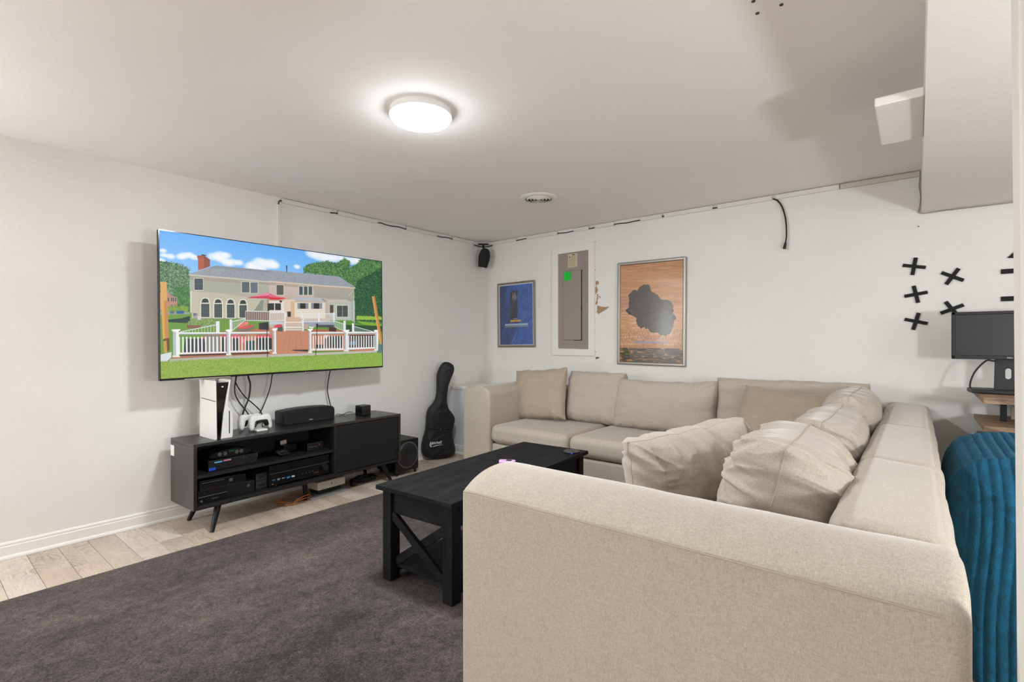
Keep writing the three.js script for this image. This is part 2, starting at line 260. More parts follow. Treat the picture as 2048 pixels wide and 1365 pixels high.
function frameThing(label, cx, cy, w, h, fw, rot, draw, mat, depth, tw, th, border) {
  const t = thing('framed_poster', label, 'poster', [cx, cy, 0.004], 0); t.rotation.z = rot;
  const prof = (len, vert) => rb(vert ? fw : len, vert ? len : fw, depth, fw * 0.32, 4, 0, 0, depth / 2);
  for (const s of [-1, 1]) { part('frame_side', prof(h, true), mat, t, [s * (w - fw) / 2, 0, 0]); part('frame_side', prof(w - fw * 1.2, false), mat, t, [0, s * (h - fw) / 2, 0]); }
  const pr = part('poster_print', bx(w - fw * 1.6, h - fw * 1.6, 0.003, 0, 0, 0.006), new THREE.MeshStandardMaterial({ roughness: 0.6, map: canvasTex(tw, th, draw) }), t);
  part('glazing', bx(w - fw * 1.6, h - fw * 1.6, 0.0015, 0, 0, 0.0125), P({ color: 0xffffff, roughness: 0.03, transmission: 1, thickness: 0, ior: 1.5 }), t);
}
frameThing('smaller blue poster with dark brush strokes in a brownish frame left of the electrical panel', 0.477, 1.439, 0.505, 0.69, 0.022, 0.012, (c, w, h) => {
  c.fillStyle = '#e6e6e8'; c.fillRect(0, 0, w, h); c.save(); c.beginPath(); c.rect(14, 14, w - 28, h - 24); c.clip(); c.fillStyle = '#1e4f9c'; c.fillRect(0, 0, w, h);
  for (let i = 0; i < 2600; i++) { const x = hash(i, 1) * w * 1.2 - w * 0.1, y = hash(i, 2) * h * 1.1, l = 14 + 60 * hash(i, 3), d = x / w + 0.16 * Math.sin(y / h * 7) + (y / h - 0.5) * -0.1; c.strokeStyle = d < 0.36 ? ['#14182a', '#1b2340', '#2a3a86', '#23305e', '#181c30'][(hash(i, 4) * 5) | 0] : ['#3a7ccc', '#2058ac', '#5a94da', '#17408c', '#2c68bc', '#4a52b4'][(hash(i, 4) * 6) | 0]; c.globalAlpha = 0.34; c.lineWidth = 2 + 9 * hash(i, 5); c.beginPath(); c.moveTo(x, y); c.lineTo(x + l * 0.8, y - l); c.stroke(); }
  for (let i = 0; i < 90; i++) { c.globalAlpha = 0.4; c.fillStyle = ['#16181f', '#20242f', '#2c3040', '#3a4152'][i % 4]; c.beginPath(); c.ellipse(w * (0.44 + 0.16 * (hash(i, 7) - 0.5)), h * (0.14 + 0.42 * hash(i, 8)), 12 + 16 * hash(i, 17), 26 + 30 * hash(i, 18), 0.5, 0, 7); c.fill(); }
  for (let i = 0; i < 26; i++) { c.globalAlpha = 0.35; c.fillStyle = ['#b08a74', '#c9a792', '#8a6a5c', '#7f8ea8'][i % 4]; c.beginPath(); c.ellipse(w * (0.45 + 0.1 * (hash(i, 9) - 0.5)), h * (0.2 + 0.1 * (hash(i, 10) - 0.5)), 8, 20, 0.3, 0, 7); c.fill(); }
  c.globalAlpha = 0.5; c.strokeStyle = '#c8d4ea'; c.lineWidth = 2; for (let i = 0; i < 9; i++) { c.beginPath(); c.moveTo(w * (0.66 + 0.025 * i), h * (0.5 + 0.05 * hash(i, 61))); c.lineTo(w * (0.64 + 0.03 * i), h * (0.42 + 0.05 * hash(i, 62))); c.stroke(); }
  c.globalAlpha = 0.9; const bar = (x, y, bw, bh, col) => { c.fillStyle = col; c.fillRect(x, y, bw, bh); };
  bar(w * 0.42, h * 0.563, w * 0.14, 6, '#d8b8b8'); bar(w * 0.34, h * 0.585, w * 0.3, 22, '#d8a838'); bar(w * 0.18, h * 0.645, w * 0.66, 24, '#a9c4d0'); bar(w * 0.18, h * 0.69, w * 0.66, 5, '#d6c48a'); c.restore();
}, M(0x8d7f70, 0.42, { metalness: 0.5 }), 0.016, 512, 704);
frameThing('large orange poster with a dark rock shape in a silver frame above the sofa', 1.968, 1.405, 0.625, 0.915, 0.028, -0.008, (c, w, h) => {
  const g = c; g.fillStyle = '#c98e5c'; g.fillRect(0, 0, w, h);
  for (let i = 0; i < 1500; i++) { const y = hash(i, 11) * h * 0.82, x = hash(i, 12) * w, t = y / h; g.globalAlpha = 0.22; g.fillStyle = t < 0.45 ? ['#b9804f', '#d09a68', '#a8724a', '#dcae82'][(hash(i, 13) * 4) | 0] : ['#e0b896', '#ecccb0', '#c98e64', '#d6a47c'][(hash(i, 13) * 4) | 0]; g.beginPath(); g.ellipse(x, y, 30 + 70 * hash(i, 14), 3 + 6 * hash(i, 15), 0.15 * (hash(i, 16) - 0.5), 0, 7); g.fill(); }
  for (let i = 0; i < 1400; i++) { const y = h * (0.66 + 0.24 * hash(i, 21)), x = hash(i, 22) * w; g.globalAlpha = 0.45; g.fillStyle = ['#8a4e28', '#6a3c22', '#a8663a', '#54331f'][(hash(i, 23) * 4) | 0]; g.fillRect(x, y, 3, 8 + 16 * hash(i, 24)); }
  for (let i = 0; i < 500; i++) { const y = h * (0.85 + 0.15 * hash(i, 31)), x = hash(i, 32) * w; g.globalAlpha = 0.5; g.fillStyle = ['#2a2320', '#3c3028', '#1c1a1a'][(hash(i, 33) * 3) | 0]; g.fillRect(x, y, 50, 12); }
  g.globalAlpha = 0.96;                                         // a plain dark rock shape in the middle
  g.fillStyle = '#332c28'; g.beginPath();
  for (let i = 0; i < 160; i++) { const q = (i / 160) * Math.PI * 2, k = 0.45 + 1.05 * fbm(3 + 1.5 * Math.cos(q), 3 + 1.5 * Math.sin(q), 0, 0, 57, 6); g.lineTo(w * (0.5 + 0.34 * k * Math.cos(q) + 0.06 * Math.sin(q)), h * (0.47 + 0.24 * k * Math.sin(q))); }
  g.closePath(); g.fill(); g.save(); g.clip();
  for (let i = 0; i < 500; i++) { g.globalAlpha = 0.35; g.fillStyle = ['#2a2421', '#4a423c', '#1c1918', '#6a6058'][(hash(i, 43) * 4) | 0]; g.fillRect(hash(i, 44) * w, hash(i, 45) * h, 40, 5 + 14 * hash(i, 46)); } g.restore();
  g.globalAlpha = 0.6; g.fillStyle = '#4a3a2e'; for (let i = 0; i < 8; i++) g.fillRect(w * (0.12 + i * 0.1), h * 0.05, w * 0.06, 4);
  g.fillStyle = '#7f86b8'; g.fillRect(w * 0.26, h * 0.755, w * 0.48, 6); g.fillRect(w * 0.24, h * 0.785, w * 0.52, 22);
  g.fillStyle = '#c9beb0'; for (let i = 0; i < 4; i++) g.fillRect(w * 0.16, h * (0.885 + i * 0.016), w * 0.68, 3); g.fillStyle = '#d08a48'; g.fillRect(w * 0.36, h * 0.96, w * 0.28, 8);
}, silver, 0.02, 704, 1024);
const crossGroup = 'black wooden noughts-and-crosses X marks on the back wall';
function cross(x, y, a, b, label) {
  const t = thing('wall_cross', label, 'wall decor', [x, y, 0.001], 0, crossGroup);
  part('bar', rb(0.118, 0.021, 0.008, 0.0015, 1, 0, 0, 0.005), blackMatte, t, [0, 0, 0], [0, 0, a]);
  part('bar', rb(0.112, 0.021, 0.008, 0.0015, 1, 0, 0, 0.006), blackMatte, t, [0, 0, 0.0006], [0, 0, b]);
}
cross(3.748, 1.64, -0.21, 1.415, 'black X on the back wall, top one of the left column of three');
cross(3.757, 1.46, 0.17, -1.37, 'black X on the back wall, middle one of the left column of three');
cross(3.757, 1.286, -0.26, 1.32, 'black X on the back wall, lowest one of the left column of three');
cross(3.933, 1.56, -0.505, 1.02, 'black X on the back wall, higher one right of the column of three');
cross(3.931, 1.358, 0.42, -1.0, 'black X on the back wall just touching the monitor corner');
for (const [y, label] of [[1.571, 'upper of two level black bars on the back wall beside the partition'], [1.409, 'lower of two level black bars on the back wall beside the partition']]) tag(part('wall_bar', rb(0.12, 0.028, 0.008, 0.0015, 1, 4.209, y, 0.0055), blackMatte, scene), label, 'wall decor', 'level black bars on the back wall');
tag(part('wall_star', extrude(shapeOf([[4.175, 1.65], [4.24, 1.64], [4.3, 1.66], [4.25, 1.69], [4.22, 1.7]]), 0.008, 0.001, 1), blackMatte, scene, [0, 0, 0.001]), 'pointed black shape on the back wall above the level bars', 'wall decor');

// corner speaker
{
  const t = thing('corner_speaker', 'small black satellite speaker hung in the corner under the ceiling', 'speaker', [0.115, 2.19, 0.12], Math.PI / 4);
  part('bracket_arm', tube([[-0.098, 0.012, -0.02], [-0.055, -0.006, 0.0], [0, -0.012, 0.005], [0.055, -0.006, 0.0], [0.098, 0.012, -0.02]], 0.0055, 24), blackMetal, t);
  part('bracket_plate', rb(0.11, 0.014, 0.05, 0.003, 2, 0, 0.02, -0.02), blackMetal, t);
  part('neck', bar([0, 0.02, 0], [0, -0.055, 0], 0.012), blackMetal, t);
  const prof = [[0.0005, 0.105], [0.025, 0.1], [0.047, 0.075], [0.058, 0.03], [0.06, -0.01], [0.052, -0.075], [0.046, -0.112], [0.042, -0.116], [0.0005, -0.116]].map((p) => new THREE.Vector2(...p));
  const b = part('cabinet', new THREE.LatheGeometry(prof.reverse(), 32).scale(1.04, 0.94, 0.92), blackMatte, t, [0.008, -0.125, 0.01], [0.12, 0, -0.17]);
  part('badge', rb(0.026, 0.007, 0.004, 0.002, 2, 0, -0.112, 0.042), chrome, b);
}
// ---------- television ----------
const tvTex = canvasTex(1600, 890, (c, W, Hh) => {
  const g = c.createLinearGradient(0, 0, 0, 330); g.addColorStop(0, '#67b2fb'); g.addColorStop(1, '#9fd0fb'); c.fillStyle = g; c.fillRect(0, 0, W, Hh);
  const poly = (q) => { c.beginPath(); for (let i = 0; i < q.length; i += 2) c.lineTo(q[i], q[i + 1]); c.closePath(); };
  const p = (col, ...q) => { c.fillStyle = col; poly(q); c.fill(); };
  const l = (col, w, ...q) => { c.strokeStyle = col; c.lineWidth = w; c.beginPath(); for (let i = 0; i < q.length; i += 2) c.lineTo(q[i], q[i + 1]); c.stroke(); };
  const cl = (col, x, y, r) => { const k = c.createRadialGradient(x, y, 0, x, y, r * 1.35); k.addColorStop(0, 'rgba(255,255,255,.95)'); k.addColorStop(0.55, 'rgba(250,252,255,.75)'); k.addColorStop(1, 'rgba(235,245,255,0)'); c.fillStyle = k; c.save(); c.translate(x, y); c.scale(1.25, 0.8); c.translate(-x, -y); c.fillRect(x - r * 2, y - r * 2, r * 4, r * 4); c.restore(); };
  let s = 99; const r = () => { s = (s * 1664525 + 1013904223) >>> 0; return s / 4294967296; };
  const lf = (cols, n, ...q) => {
    let a = 1e9, b = -1e9, d = 1e9, e = -1e9; for (let i = 0; i < q.length; i += 2) { a = Math.min(a, q[i]); b = Math.max(b, q[i]); d = Math.min(d, q[i + 1]); e = Math.max(e, q[i + 1]); }
    c.fillStyle = cols[0]; c.globalAlpha = 0.88; poly(q); c.fill(); c.globalAlpha = 1;
    const inside = (x, y) => { let k = false; for (let i = 0, j = q.length - 2; i < q.length; j = i, i += 2) if (q[i + 1] > y !== q[j + 1] > y && x < ((q[j] - q[i]) * (y - q[i + 1])) / (q[j + 1] - q[i + 1]) + q[i]) k = !k; return k; };
    for (let i = 0; i < Math.max(n * (n > 700 ? 22 : 13), (b - a) * (e - d) * 0.07); i++) { const x = a + (b - a) * r() + 14 * (r() - 0.5), y = d + (e - d) * r() + 14 * (r() - 0.5); if (!inside(x + 26 * (r() - 0.5), y + 26 * (r() - 0.5))) continue; c.fillStyle = cols[(r() * cols.length) | 0]; c.beginPath(); const k = n > 700 ? 0.4 : 0.62; c.globalAlpha = 0.55 + 0.45 * r(); c.ellipse(x, y, (2 + 7 * r()) * k, (2 + 4 * r()) * k, r() * 3, 0, 7); c.fill(); }
    c.globalAlpha = 1;
  };
  const sid = (...q) => { c.save(); poly(q); c.clip(); c.strokeStyle = 'rgba(90,84,76,.22)'; c.lineWidth = 1; for (let i = 0; i < 46; i++) { c.beginPath(); c.moveTo(205, 285 + i * 7); c.lineTo(1400, 330 + i * 5.6); c.stroke(); } c.restore(); };
  const shg = (...q) => { c.save(); poly(q); c.clip(); for (let i = 0; i < 5200; i++) { c.fillStyle = ['rgba(112,120,134,.3)', 'rgba(186,188,194,.3)', 'rgba(140,132,128,.26)'][i % 3]; c.fillRect(200 + 1250 * r(), 150 + 230 * r(), 9, 2.5); } c.restore(); };
cl('#ffffff',131,136,23);
cl('#ffffff',158,128,20);
cl('#ffffff',111,146,20);
cl('#ffffff',185,140,20);
cl('#ffffff',56,150,20);
cl('#ffffff',22,147,15);
cl('#ffffff',6,182,19);
cl('#ffffff',297,121,29);
cl('#ffffff',337,107,30);
cl('#ffffff',371,103,23);
cl('#ffffff',345,131,30);
cl('#ffffff',405,144,27);
cl('#ffffff',448,142,23);
cl('#ffffff',378,151,27);
cl('#ffffff',585,121,34);
cl('#ffffff',544,148,33);
cl('#ffffff',619,134,39);
cl('#ffffff',661,125,39);
cl('#ffffff',682,132,31);
cl('#ffffff',527,162,33);
cl('#ffffff',593,167,26);
cl('#ffffff',973,12,41);
cl('#ffffff',1034,23,47);
cl('#ffffff',1097,29,43);
cl('#ffffff',1161,20,44);
cl('#ffffff',1239,20,39);
cl('#ffffff',1319,25,41);
cl('#ffffff',1366,19,30);
cl('#ffffff',1318,162,35);
cl('#ffffff',851,125,19);
cl('#ffffff',19,121,15);
p('#6d9a3c',-10,477,647,447,645,992,-10,936);
p('#5f9436',646,499,1630,468,1628,980,645,914);
lf(['#2f5a35', '#4a7a42', '#1e3d2b', '#7fa070', '#5f8a55', '#9ab890'],520,-6,184,56,187,111,199,151,218,157,255,157,487,-7,493);
lf(['#3c7d35', '#5c9a45', '#2b5a2c'],200,82,342,157,325,157,479,72,452);
p('#c08a74',-3,375,40,364,65,396,90,399,89,476,-4,480);
p('#9c8f88',37,361,65,389,91,395,91,402,62,397,40,370);
p('#4a5560',40,402,47,401,47,424,40,424);
p('#4a5560',57,401,64,400,64,423,57,423);
p('#4a5560',67,400,74,400,74,422,67,423);
p('#4a5560',78,399,85,399,85,422,78,422);
p('#4a5560',57,442,65,441,65,464,57,464);
p('#4a5560',75,441,83,441,83,463,75,464);
lf(['#8aa83a', '#6c9438'],90,40,461,111,450,144,453,144,487,40,491);
p('#9aa0a0',-4,491,157,485,157,496,-4,506);
p('#5d6b7c',51,481,72,480,72,497,51,498);
p('#2f5f9e',85,480,125,478,125,495,85,497);
p('#1d3a33',40,534,110,524,157,508,157,554,40,549);
lf(['#3d6f3c', '#7aa850', '#28502f', '#4f8a55', '#93b868', '#1f4028'],420,899,133,943,96,1024,72,1107,57,1172,68,1250,14,1296,38,1290,89,1366,40,1402,-1,1602,-8,1606,526,1340,532,1295,220,1161,163,904,165);
lf(['#1b4230', '#1d4a33', '#10301f', '#3f7a3e', '#5a9450', '#2b6a48'],520,1365,183,1602,54,1606,510,1340,516,1341,236);
lf(['#a8c94a', '#86b048'],60,1352,470,1600,472,1599,494,1352,501);
p('#7fae35',1340,508,1599,533,1599,560,1411,537);
p('#2a5230',1254,545,1599,549,1599,597,1253,600);
p('#b9b2a2',159,255,275,255,647,275,647,467,159,487);
p('#c9b6a4',647,249,1023,257,1318,248,1334,511,1181,505,646,599);
p('#aeb0a0',159,259,463,266,647,262,647,349,311,352,159,348);
p('#cdb9b2',647,258,983,261,982,346,647,337);
p('#aba79d',983,266,1321,251,1320,355,982,341);
p('#c6c1ab',167,355,311,354,593,379,543,471,167,486);
p('#d6d2c4',159,352,170,353,170,486,159,487);
p('#8d9286',543,460,593,385,610,384,601,458);
sid(159,255,647,262,1321,251,1334,511,159,538);
p('#a89f90',159,255,424,249,647,249,647,275,424,282,159,282);
p('#b5a696',647,245,1065,244,1321,243,1321,268,1064,278,647,276);
p('#9aa0a8',152,248,304,178,647,174,647,249,424,247);
p('#9da2ab',647,170,904,168,1194,164,1341,236,1065,244,647,247);
p('#8b919b',268,200,304,178,647,174,647,188,304,196);
p('#c9c2b2',147,249,424,247,647,251,647,260,424,257,157,257);
p('#d6c3ae',647,245,1065,244,1344,239,1341,249,1065,255,647,256);
shg(152,248,304,178,647,174,904,168,1194,164,1341,236,1065,244,647,247,424,247);
p('#3c3c44',770,126,780,124,776,177,772,177);
p('#b5583a',205,145,240,144,240,204,205,219);
p('#8e4630',240,144,273,148,273,186,240,204);
p('#a85035',200,126,240,121,240,144,202,145);
p('#8a4630',240,121,274,144,272,156,240,144);
p('#2a2a2a',226,115,251,117,251,123,226,123);
p('#d8d2c4',181,269,236,265,235,344,181,348);
p('#3f4a50',184,273,232,269,232,340,184,344);
l('#6d7a80',2,184,307,232,303);
l('#5d6a70',1.5,205,271,205,342);
p('#d8d2c4',462,266,519,262,519,341,462,345);
p('#59636a',466,270,515,266,515,337,466,341);
p('#d8d2c4',518,264,574,260,574,341,518,345);
p('#66717a',522,268,570,264,570,337,522,341);
p('#d8d2c4',696,267,754,263,754,342,696,346);
p('#5c5652',700,271,750,268,749,338,700,342);
p('#d8d2c4',863,265,898,262,897,333,863,335);
p('#46555a',867,268,894,267,894,329,867,331);
p('#d8d2c4',901,262,935,259,935,330,900,333);
p('#46555a',904,265,931,264,931,327,904,329);
p('#d8d2c4',937,259,972,256,972,328,937,330);
p('#46555a',941,262,968,261,968,324,940,326);
p('#c6c1ab',167,457,490,442,486,514,167,527);
p('#8d8a7c',167,524,486,511,486,517,167,530);
p('#e4dfcc',214,518,214,422,224,394,244,386,264,391,273,418,273,516);
p('#414d50',220,513,220,429,267,427,267,512);
p('#2e3a34',222,422,228,400,244,393,259,398,265,419);
l('#6e7a78',1.2,232,428,232,513);
l('#6e7a78',1.2,244,428,243,513);
l('#6e7a78',1.2,255,427,255,512);
l('#6e7a78',1.2,220,457,267,455);
l('#6e7a78',1.2,220,485,267,483);
p('#e4dfcc',289,519,289,419,299,395,319,387,339,392,349,416,349,517);
p('#414d50',296,514,296,427,342,424,342,513);
p('#2e3a34',298,420,304,401,319,394,334,399,340,417);
l('#6e7a78',1.2,307,426,307,514);
l('#6e7a78',1.2,319,426,319,513);
l('#6e7a78',1.2,331,425,330,513);
l('#6e7a78',1.2,296,456,342,454);
l('#6e7a78',1.2,296,484,342,483);
p('#e4dfcc',364,518,364,419,375,392,394,384,414,390,425,416,424,517);
p('#414d50',371,513,371,427,418,424,418,512);
p('#2e3a34',373,419,379,399,394,391,409,397,415,417);
l('#6e7a78',1.2,383,426,382,513);
l('#6e7a78',1.2,394,426,394,513);
l('#6e7a78',1.2,406,425,406,512);
l('#6e7a78',1.2,371,455,418,453);
l('#6e7a78',1.2,371,484,418,482);
p('#e4dfcc',442,515,442,419,453,391,473,382,492,388,504,416,503,513);
p('#414d50',449,510,449,427,496,424,496,509);
p('#2e3a34',451,419,457,397,473,390,488,396,494,417);
l('#6e7a78',1.2,461,426,460,510);
l('#6e7a78',1.2,472,426,472,509);
l('#6e7a78',1.2,484,425,484,509);
l('#6e7a78',1.2,449,454,496,452);
l('#6e7a78',1.2,449,482,496,480);
p('#e3cdb8',753,374,836,364,836,501,753,504);
p('#d9b695',801,385,834,378,833,494,801,495);
p('#e6dccb',831,387,1075,378,1074,499,831,506);
p('#b9bcc4',794,369,827,349,1049,346,1090,368,831,369);
p('#8f949c',1049,346,1090,368,1075,371,1043,356);
p('#c2c0bb',1090,365,1133,351,1254,343,1309,368,1155,369,1101,377);
p('#b8c0b4',1096,377,1309,370,1305,507,1154,511,1095,474);
p('#a9b7b0',1300,356,1336,349,1335,527,1299,507);
p('#d8d2c4',850,389,940,386,940,433,850,437);
p('#8a8d96',853,392,937,388,937,430,852,434);
p('#2b2d2c',873,392,915,391,915,431,872,432);
p('#d8d2c4',957,383,1052,379,1051,428,956,432);
p('#8a8d96',960,386,1049,382,1048,425,959,429);
p('#2b2d2c',981,386,1025,385,1025,426,980,427);
p('#d8d2c4',1169,389,1278,385,1278,486,1168,490);
p('#46504e',1175,395,1271,391,1271,480,1175,483);
l('#c8ccc4',3,1223,392,1223,482);
l('#7d8884',1.5,1175,439,1271,435);
p('#5a4632',1114,393,1144,392,1143,453,1114,454);
p('#e8e2d8',647,389,753,383,753,463,647,468);
p('#2d302e',647,404,682,402,681,451,647,452);
p('#2d302e',688,402,730,400,730,449,688,451);
p('#23302c',635,407,647,406,647,467,635,467);
p('#6a2430',719,378,739,379,737,395,721,394);
l('#e9e4da',4,1327,248,1328,506);
l('#d8d2c4',3,1318,269,1277,317);
lf(['#7fa050', '#5c8040', '#9ab070'],160,143,558,170,527,225,537,293,527,311,555,275,575,143,573);
p('#8a5e45',140,566,218,566,218,584,140,585);
p('#a8a49c',172,488,201,489,204,526,177,522);
p('#6a7688',176,490,198,491,187,507,174,505);
p('#d8d4cc',198,506,217,508,217,533,201,531);
p('#b9745a',257,611,423,602,502,601,584,575,646,582,646,774,97,763);
p('#c98a6e',646,574,770,590,942,593,951,761,646,765);
p('#b06a50',942,579,1231,590,1236,615,941,616);
p('#c58466',951,607,1547,603,1547,762,951,747);
l('#a86a52',2,775,608,734,755);
l('#a86a52',2,845,607,835,753);
l('#a86a52',2,869,607,892,755);
l('#a86a52',2,803,608,775,756);
p('#41383c',800,734,931,735,931,751,826,742);
p('#e6d6c6',762,529,883,526,888,542,757,545);
l('#8a7468',2,762,545,886,542);
p('#d6bfae',761,546,883,544,888,560,757,562);
l('#8a7468',2,762,562,886,560);
p('#e9dccb',761,563,883,561,888,577,757,579);
l('#8a7468',2,762,579,885,577);
p('#dccab8',761,580,883,579,888,595,757,596);
l('#8a7468',2,762,596,885,595);
p('#d6b49a',768,495,874,497,874,524,768,527);
p('#2c2c2e',775,457,803,456,801,494,778,495);
p('#9fa6b2',903,528,1154,527,1154,566,902,561);
p('#4a4c56',1007,549,1148,547,1148,566,1007,568);
p('#4a302c',1103,567,1170,566,1165,600,1105,596);
p('#c5a898',905,547,934,546,932,583,902,584);
p('#f0e6dc',937,562,987,566,971,576,942,574);
p('#7d7468',427,589,547,554,542,584,502,605,427,604);
p('#e2545a',439,577,543,554,543,560,498,584,441,585);
p('#ef6f70',441,550,474,541,482,572,443,577);
p('#f28080',476,541,502,534,510,552,484,563);
p('#32343a',576,545,639,535,643,591,575,588);
p('#d94a55',677,564,734,537,741,519,734,577,677,573);
p('#555658',703,577,741,563,741,603,703,599);
p('#d13c54',498,376,647,325,647,371);
p('#e78aa8',527,366,635,328,647,329,647,349);
p('#e06a88',647,332,699,351,776,361,704,377,647,378);
p('#d8202f',647,361,776,361,704,377,647,378);
l('#3a3a3c',3,637,372,639,450);
p('#7b5a50',490,467,647,462,646,521,490,526);
l('#eceaf2',4.5,488,465,648,462);
l('#eceaf2',4,488,528,648,528);
l('#eceaf2',2.6,488,465,488,528);
l('#eceaf2',2.6,500,465,500,528);
l('#eceaf2',2.6,512,464,512,528);
l('#eceaf2',2.6,524,464,524,528);
l('#eceaf2',2.6,536,464,536,528);
l('#eceaf2',2.6,548,464,548,528);
l('#eceaf2',2.6,560,464,560,528);
l('#eceaf2',2.6,573,464,572,528);
l('#eceaf2',2.6,585,463,585,528);
l('#eceaf2',2.6,597,463,597,528);
l('#eceaf2',2.6,610,463,610,528);
l('#eceaf2',2.6,623,463,622,528);
l('#eceaf2',2.6,635,463,635,528);
l('#eceaf2',2.6,648,462,648,528);
l('#eceaf2',4.5,647,473,755,465);
l('#eceaf2',4,646,528,755,521);
l('#eceaf2',2.6,647,473,646,528);
l('#eceaf2',2.6,658,472,658,527);
l('#eceaf2',2.6,670,471,670,526);
l('#eceaf2',2.6,682,470,682,525);
l('#eceaf2',2.6,694,469,694,525);
l('#eceaf2',2.6,706,468,706,524);
l('#eceaf2',2.6,718,467,718,523);
l('#eceaf2',2.6,730,467,730,522);
l('#eceaf2',2.6,743,466,742,521);
l('#eceaf2',2.6,755,465,755,521);
p('#c7ced8',646,532,748,532,748,550,646,552);
l('#eceaf2',4.5,883,469,1152,459);
l('#eceaf2',4,883,529,1151,522);
l('#eceaf2',3,883,469,883,529);
l('#eceaf2',3,896,468,896,528);
l('#eceaf2',3,909,468,909,528);
l('#eceaf2',3,922,467,921,528);
l('#eceaf2',3,935,467,934,527);
l('#eceaf2',3,948,466,947,527);
l('#eceaf2',3,961,466,960,527);
l('#eceaf2',3,974,465,973,526);
l('#eceaf2',3,987,465,987,526);
l('#eceaf2',3,1000,464,1000,526);
l('#eceaf2',3,1014,464,1013,526);
l('#eceaf2',3,1027,463,1027,525);
l('#eceaf2',3,1040,463,1040,525);
l('#eceaf2',3,1054,462,1054,525);
l('#eceaf2',3,1068,462,1067,524);
l('#eceaf2',3,1081,461,1081,524);
l('#eceaf2',3,1095,461,1095,524);
l('#eceaf2',3,1109,460,1109,523);
l('#eceaf2',3,1123,460,1123,523);
l('#eceaf2',3,1137,459,1137,523);
l('#eceaf2',3,1152,459,1151,522);
p('#eceaf2',1015,457,1028,456,1027,525,1015,526);
p('#eceaf2',1143,449,1155,449,1155,527,1143,527);
p('#eceaf2',876,457,886,457,903,514,895,519);
p('#e9e9f2',886,515,900,514,900,598,888,598);
p('#e9e9f2',753,460,766,469,762,599,750,599);
l('#eceaf2',4.5,1159,517,1237,540);
l('#eceaf2',4,1159,566,1236,595);
l('#eceaf2',2.6,1159,517,1159,566);
l('#eceaf2',2.6,1168,520,1168,569);
l('#eceaf2',2.6,1176,522,1176,572);
l('#eceaf2',2.6,1185,525,1185,576);
l('#eceaf2',2.6,1193,527,1193,579);
l('#eceaf2',2.6,1202,530,1202,582);
l('#eceaf2',2.6,1211,532,1210,585);
l('#eceaf2',2.6,1219,535,1219,588);
l('#eceaf2',2.6,1228,538,1228,592);
l('#eceaf2',2.6,1237,540,1236,595);
p('#eceaf2',1231,513,1251,512,1251,595,1231,595);
l('#eceaf2',4.5,1319,554,1510,598);
l('#eceaf2',4,1319,599,1510,603);
l('#eceaf2',2.6,1319,554,1319,599);
l('#eceaf2',2.6,1333,557,1332,600);
l('#eceaf2',2.6,1346,560,1346,600);
l('#eceaf2',2.6,1359,563,1359,600);
l('#eceaf2',2.6,1372,566,1372,600);
l('#eceaf2',2.6,1386,569,1386,601);
l('#eceaf2',2.6,1399,572,1399,601);
l('#eceaf2',2.6,1413,575,1413,601);
l('#eceaf2',2.6,1426,579,1426,601);
l('#eceaf2',2.6,1440,582,1440,602);
l('#eceaf2',2.6,1454,585,1454,602);
l('#eceaf2',2.6,1468,588,1468,602);
l('#eceaf2',2.6,1481,591,1481,603);
l('#eceaf2',2.6,1495,595,1495,603);
l('#eceaf2',2.6,1510,598,1510,603);
p('#eceaf2',1308,531,1328,531,1328,599,1308,599);
l('#eceaf2',4.5,104,608,311,559);
l('#eceaf2',4,104,612,311,611);
l('#eceaf2',2.6,104,608,104,612);
l('#eceaf2',2.6,120,604,120,612);
l('#eceaf2',2.6,137,600,137,612);
l('#eceaf2',2.6,153,596,153,612);
l('#eceaf2',2.6,170,592,170,612);
l('#eceaf2',2.6,187,588,187,611);
l('#eceaf2',2.6,204,584,204,611);
l('#eceaf2',2.6,222,580,222,611);
l('#eceaf2',2.6,239,576,239,611);
l('#eceaf2',2.6,257,571,257,611);
l('#eceaf2',2.6,275,567,274,611);
l('#eceaf2',2.6,293,563,292,611);
l('#eceaf2',2.6,311,559,311,611);
p('#eef0f6',305,539,326,536,326,611,305,611);
l('#eceaf2',4.5,396,538,486,517);
l('#eceaf2',4,396,604,486,526);
l('#eceaf2',2.6,396,538,396,604);
l('#eceaf2',2.6,406,536,406,595);
l('#eceaf2',2.6,416,534,416,587);
l('#eceaf2',2.6,426,531,426,578);
l('#eceaf2',2.6,436,529,436,570);
l('#eceaf2',2.6,446,527,446,561);
l('#eceaf2',2.6,456,524,456,552);
l('#eceaf2',2.6,466,522,466,543);
l('#eceaf2',2.6,476,520,476,535);
l('#eceaf2',2.6,486,517,486,526);
p('#eef0f6',387,524,402,524,402,606,387,606);
p('#8a857c',246,627,325,627,325,735,246,733);
p('#35383c',130,650,235,650,249,733,120,734);
p('#3b3c3e',327,643,366,639,366,736,327,735);
p('#d6566a',344,627,366,627,366,643,344,643);
p('#e2627c',406,622,441,622,440,647,406,647);
p('#2f3434',406,649,442,649,442,734,405,733);
p('#e46a70',450,631,458,643,458,693,450,693);
p('#e0808a',462,651,486,652,478,681,462,681);
p('#2f4a44',490,668,550,665,550,741,489,740);
p('#dd5060',559,628,646,628,646,646,559,645);
p('#2b3030',559,648,646,648,646,735,559,733);
p('#c58466',490,618,559,618,559,665,490,664);
p('#2b3030',646,648,663,648,663,735,646,735);
p('#e05060',646,626,661,626,661,643,646,643);
p('#37332f',1074,635,1231,635,1230,729,1073,726);
p('#2f302f',996,699,1053,699,1052,728,996,727);
p('#4a423c',1282,625,1528,624,1528,735,1281,730);
p('#e8c0b0',1063,625,1105,625,1089,649,1074,654);
p('#6b86a0',1287,680,1351,676,1351,706,1287,705);
p('#3a2c28',97,748,646,748,646,757,97,756);
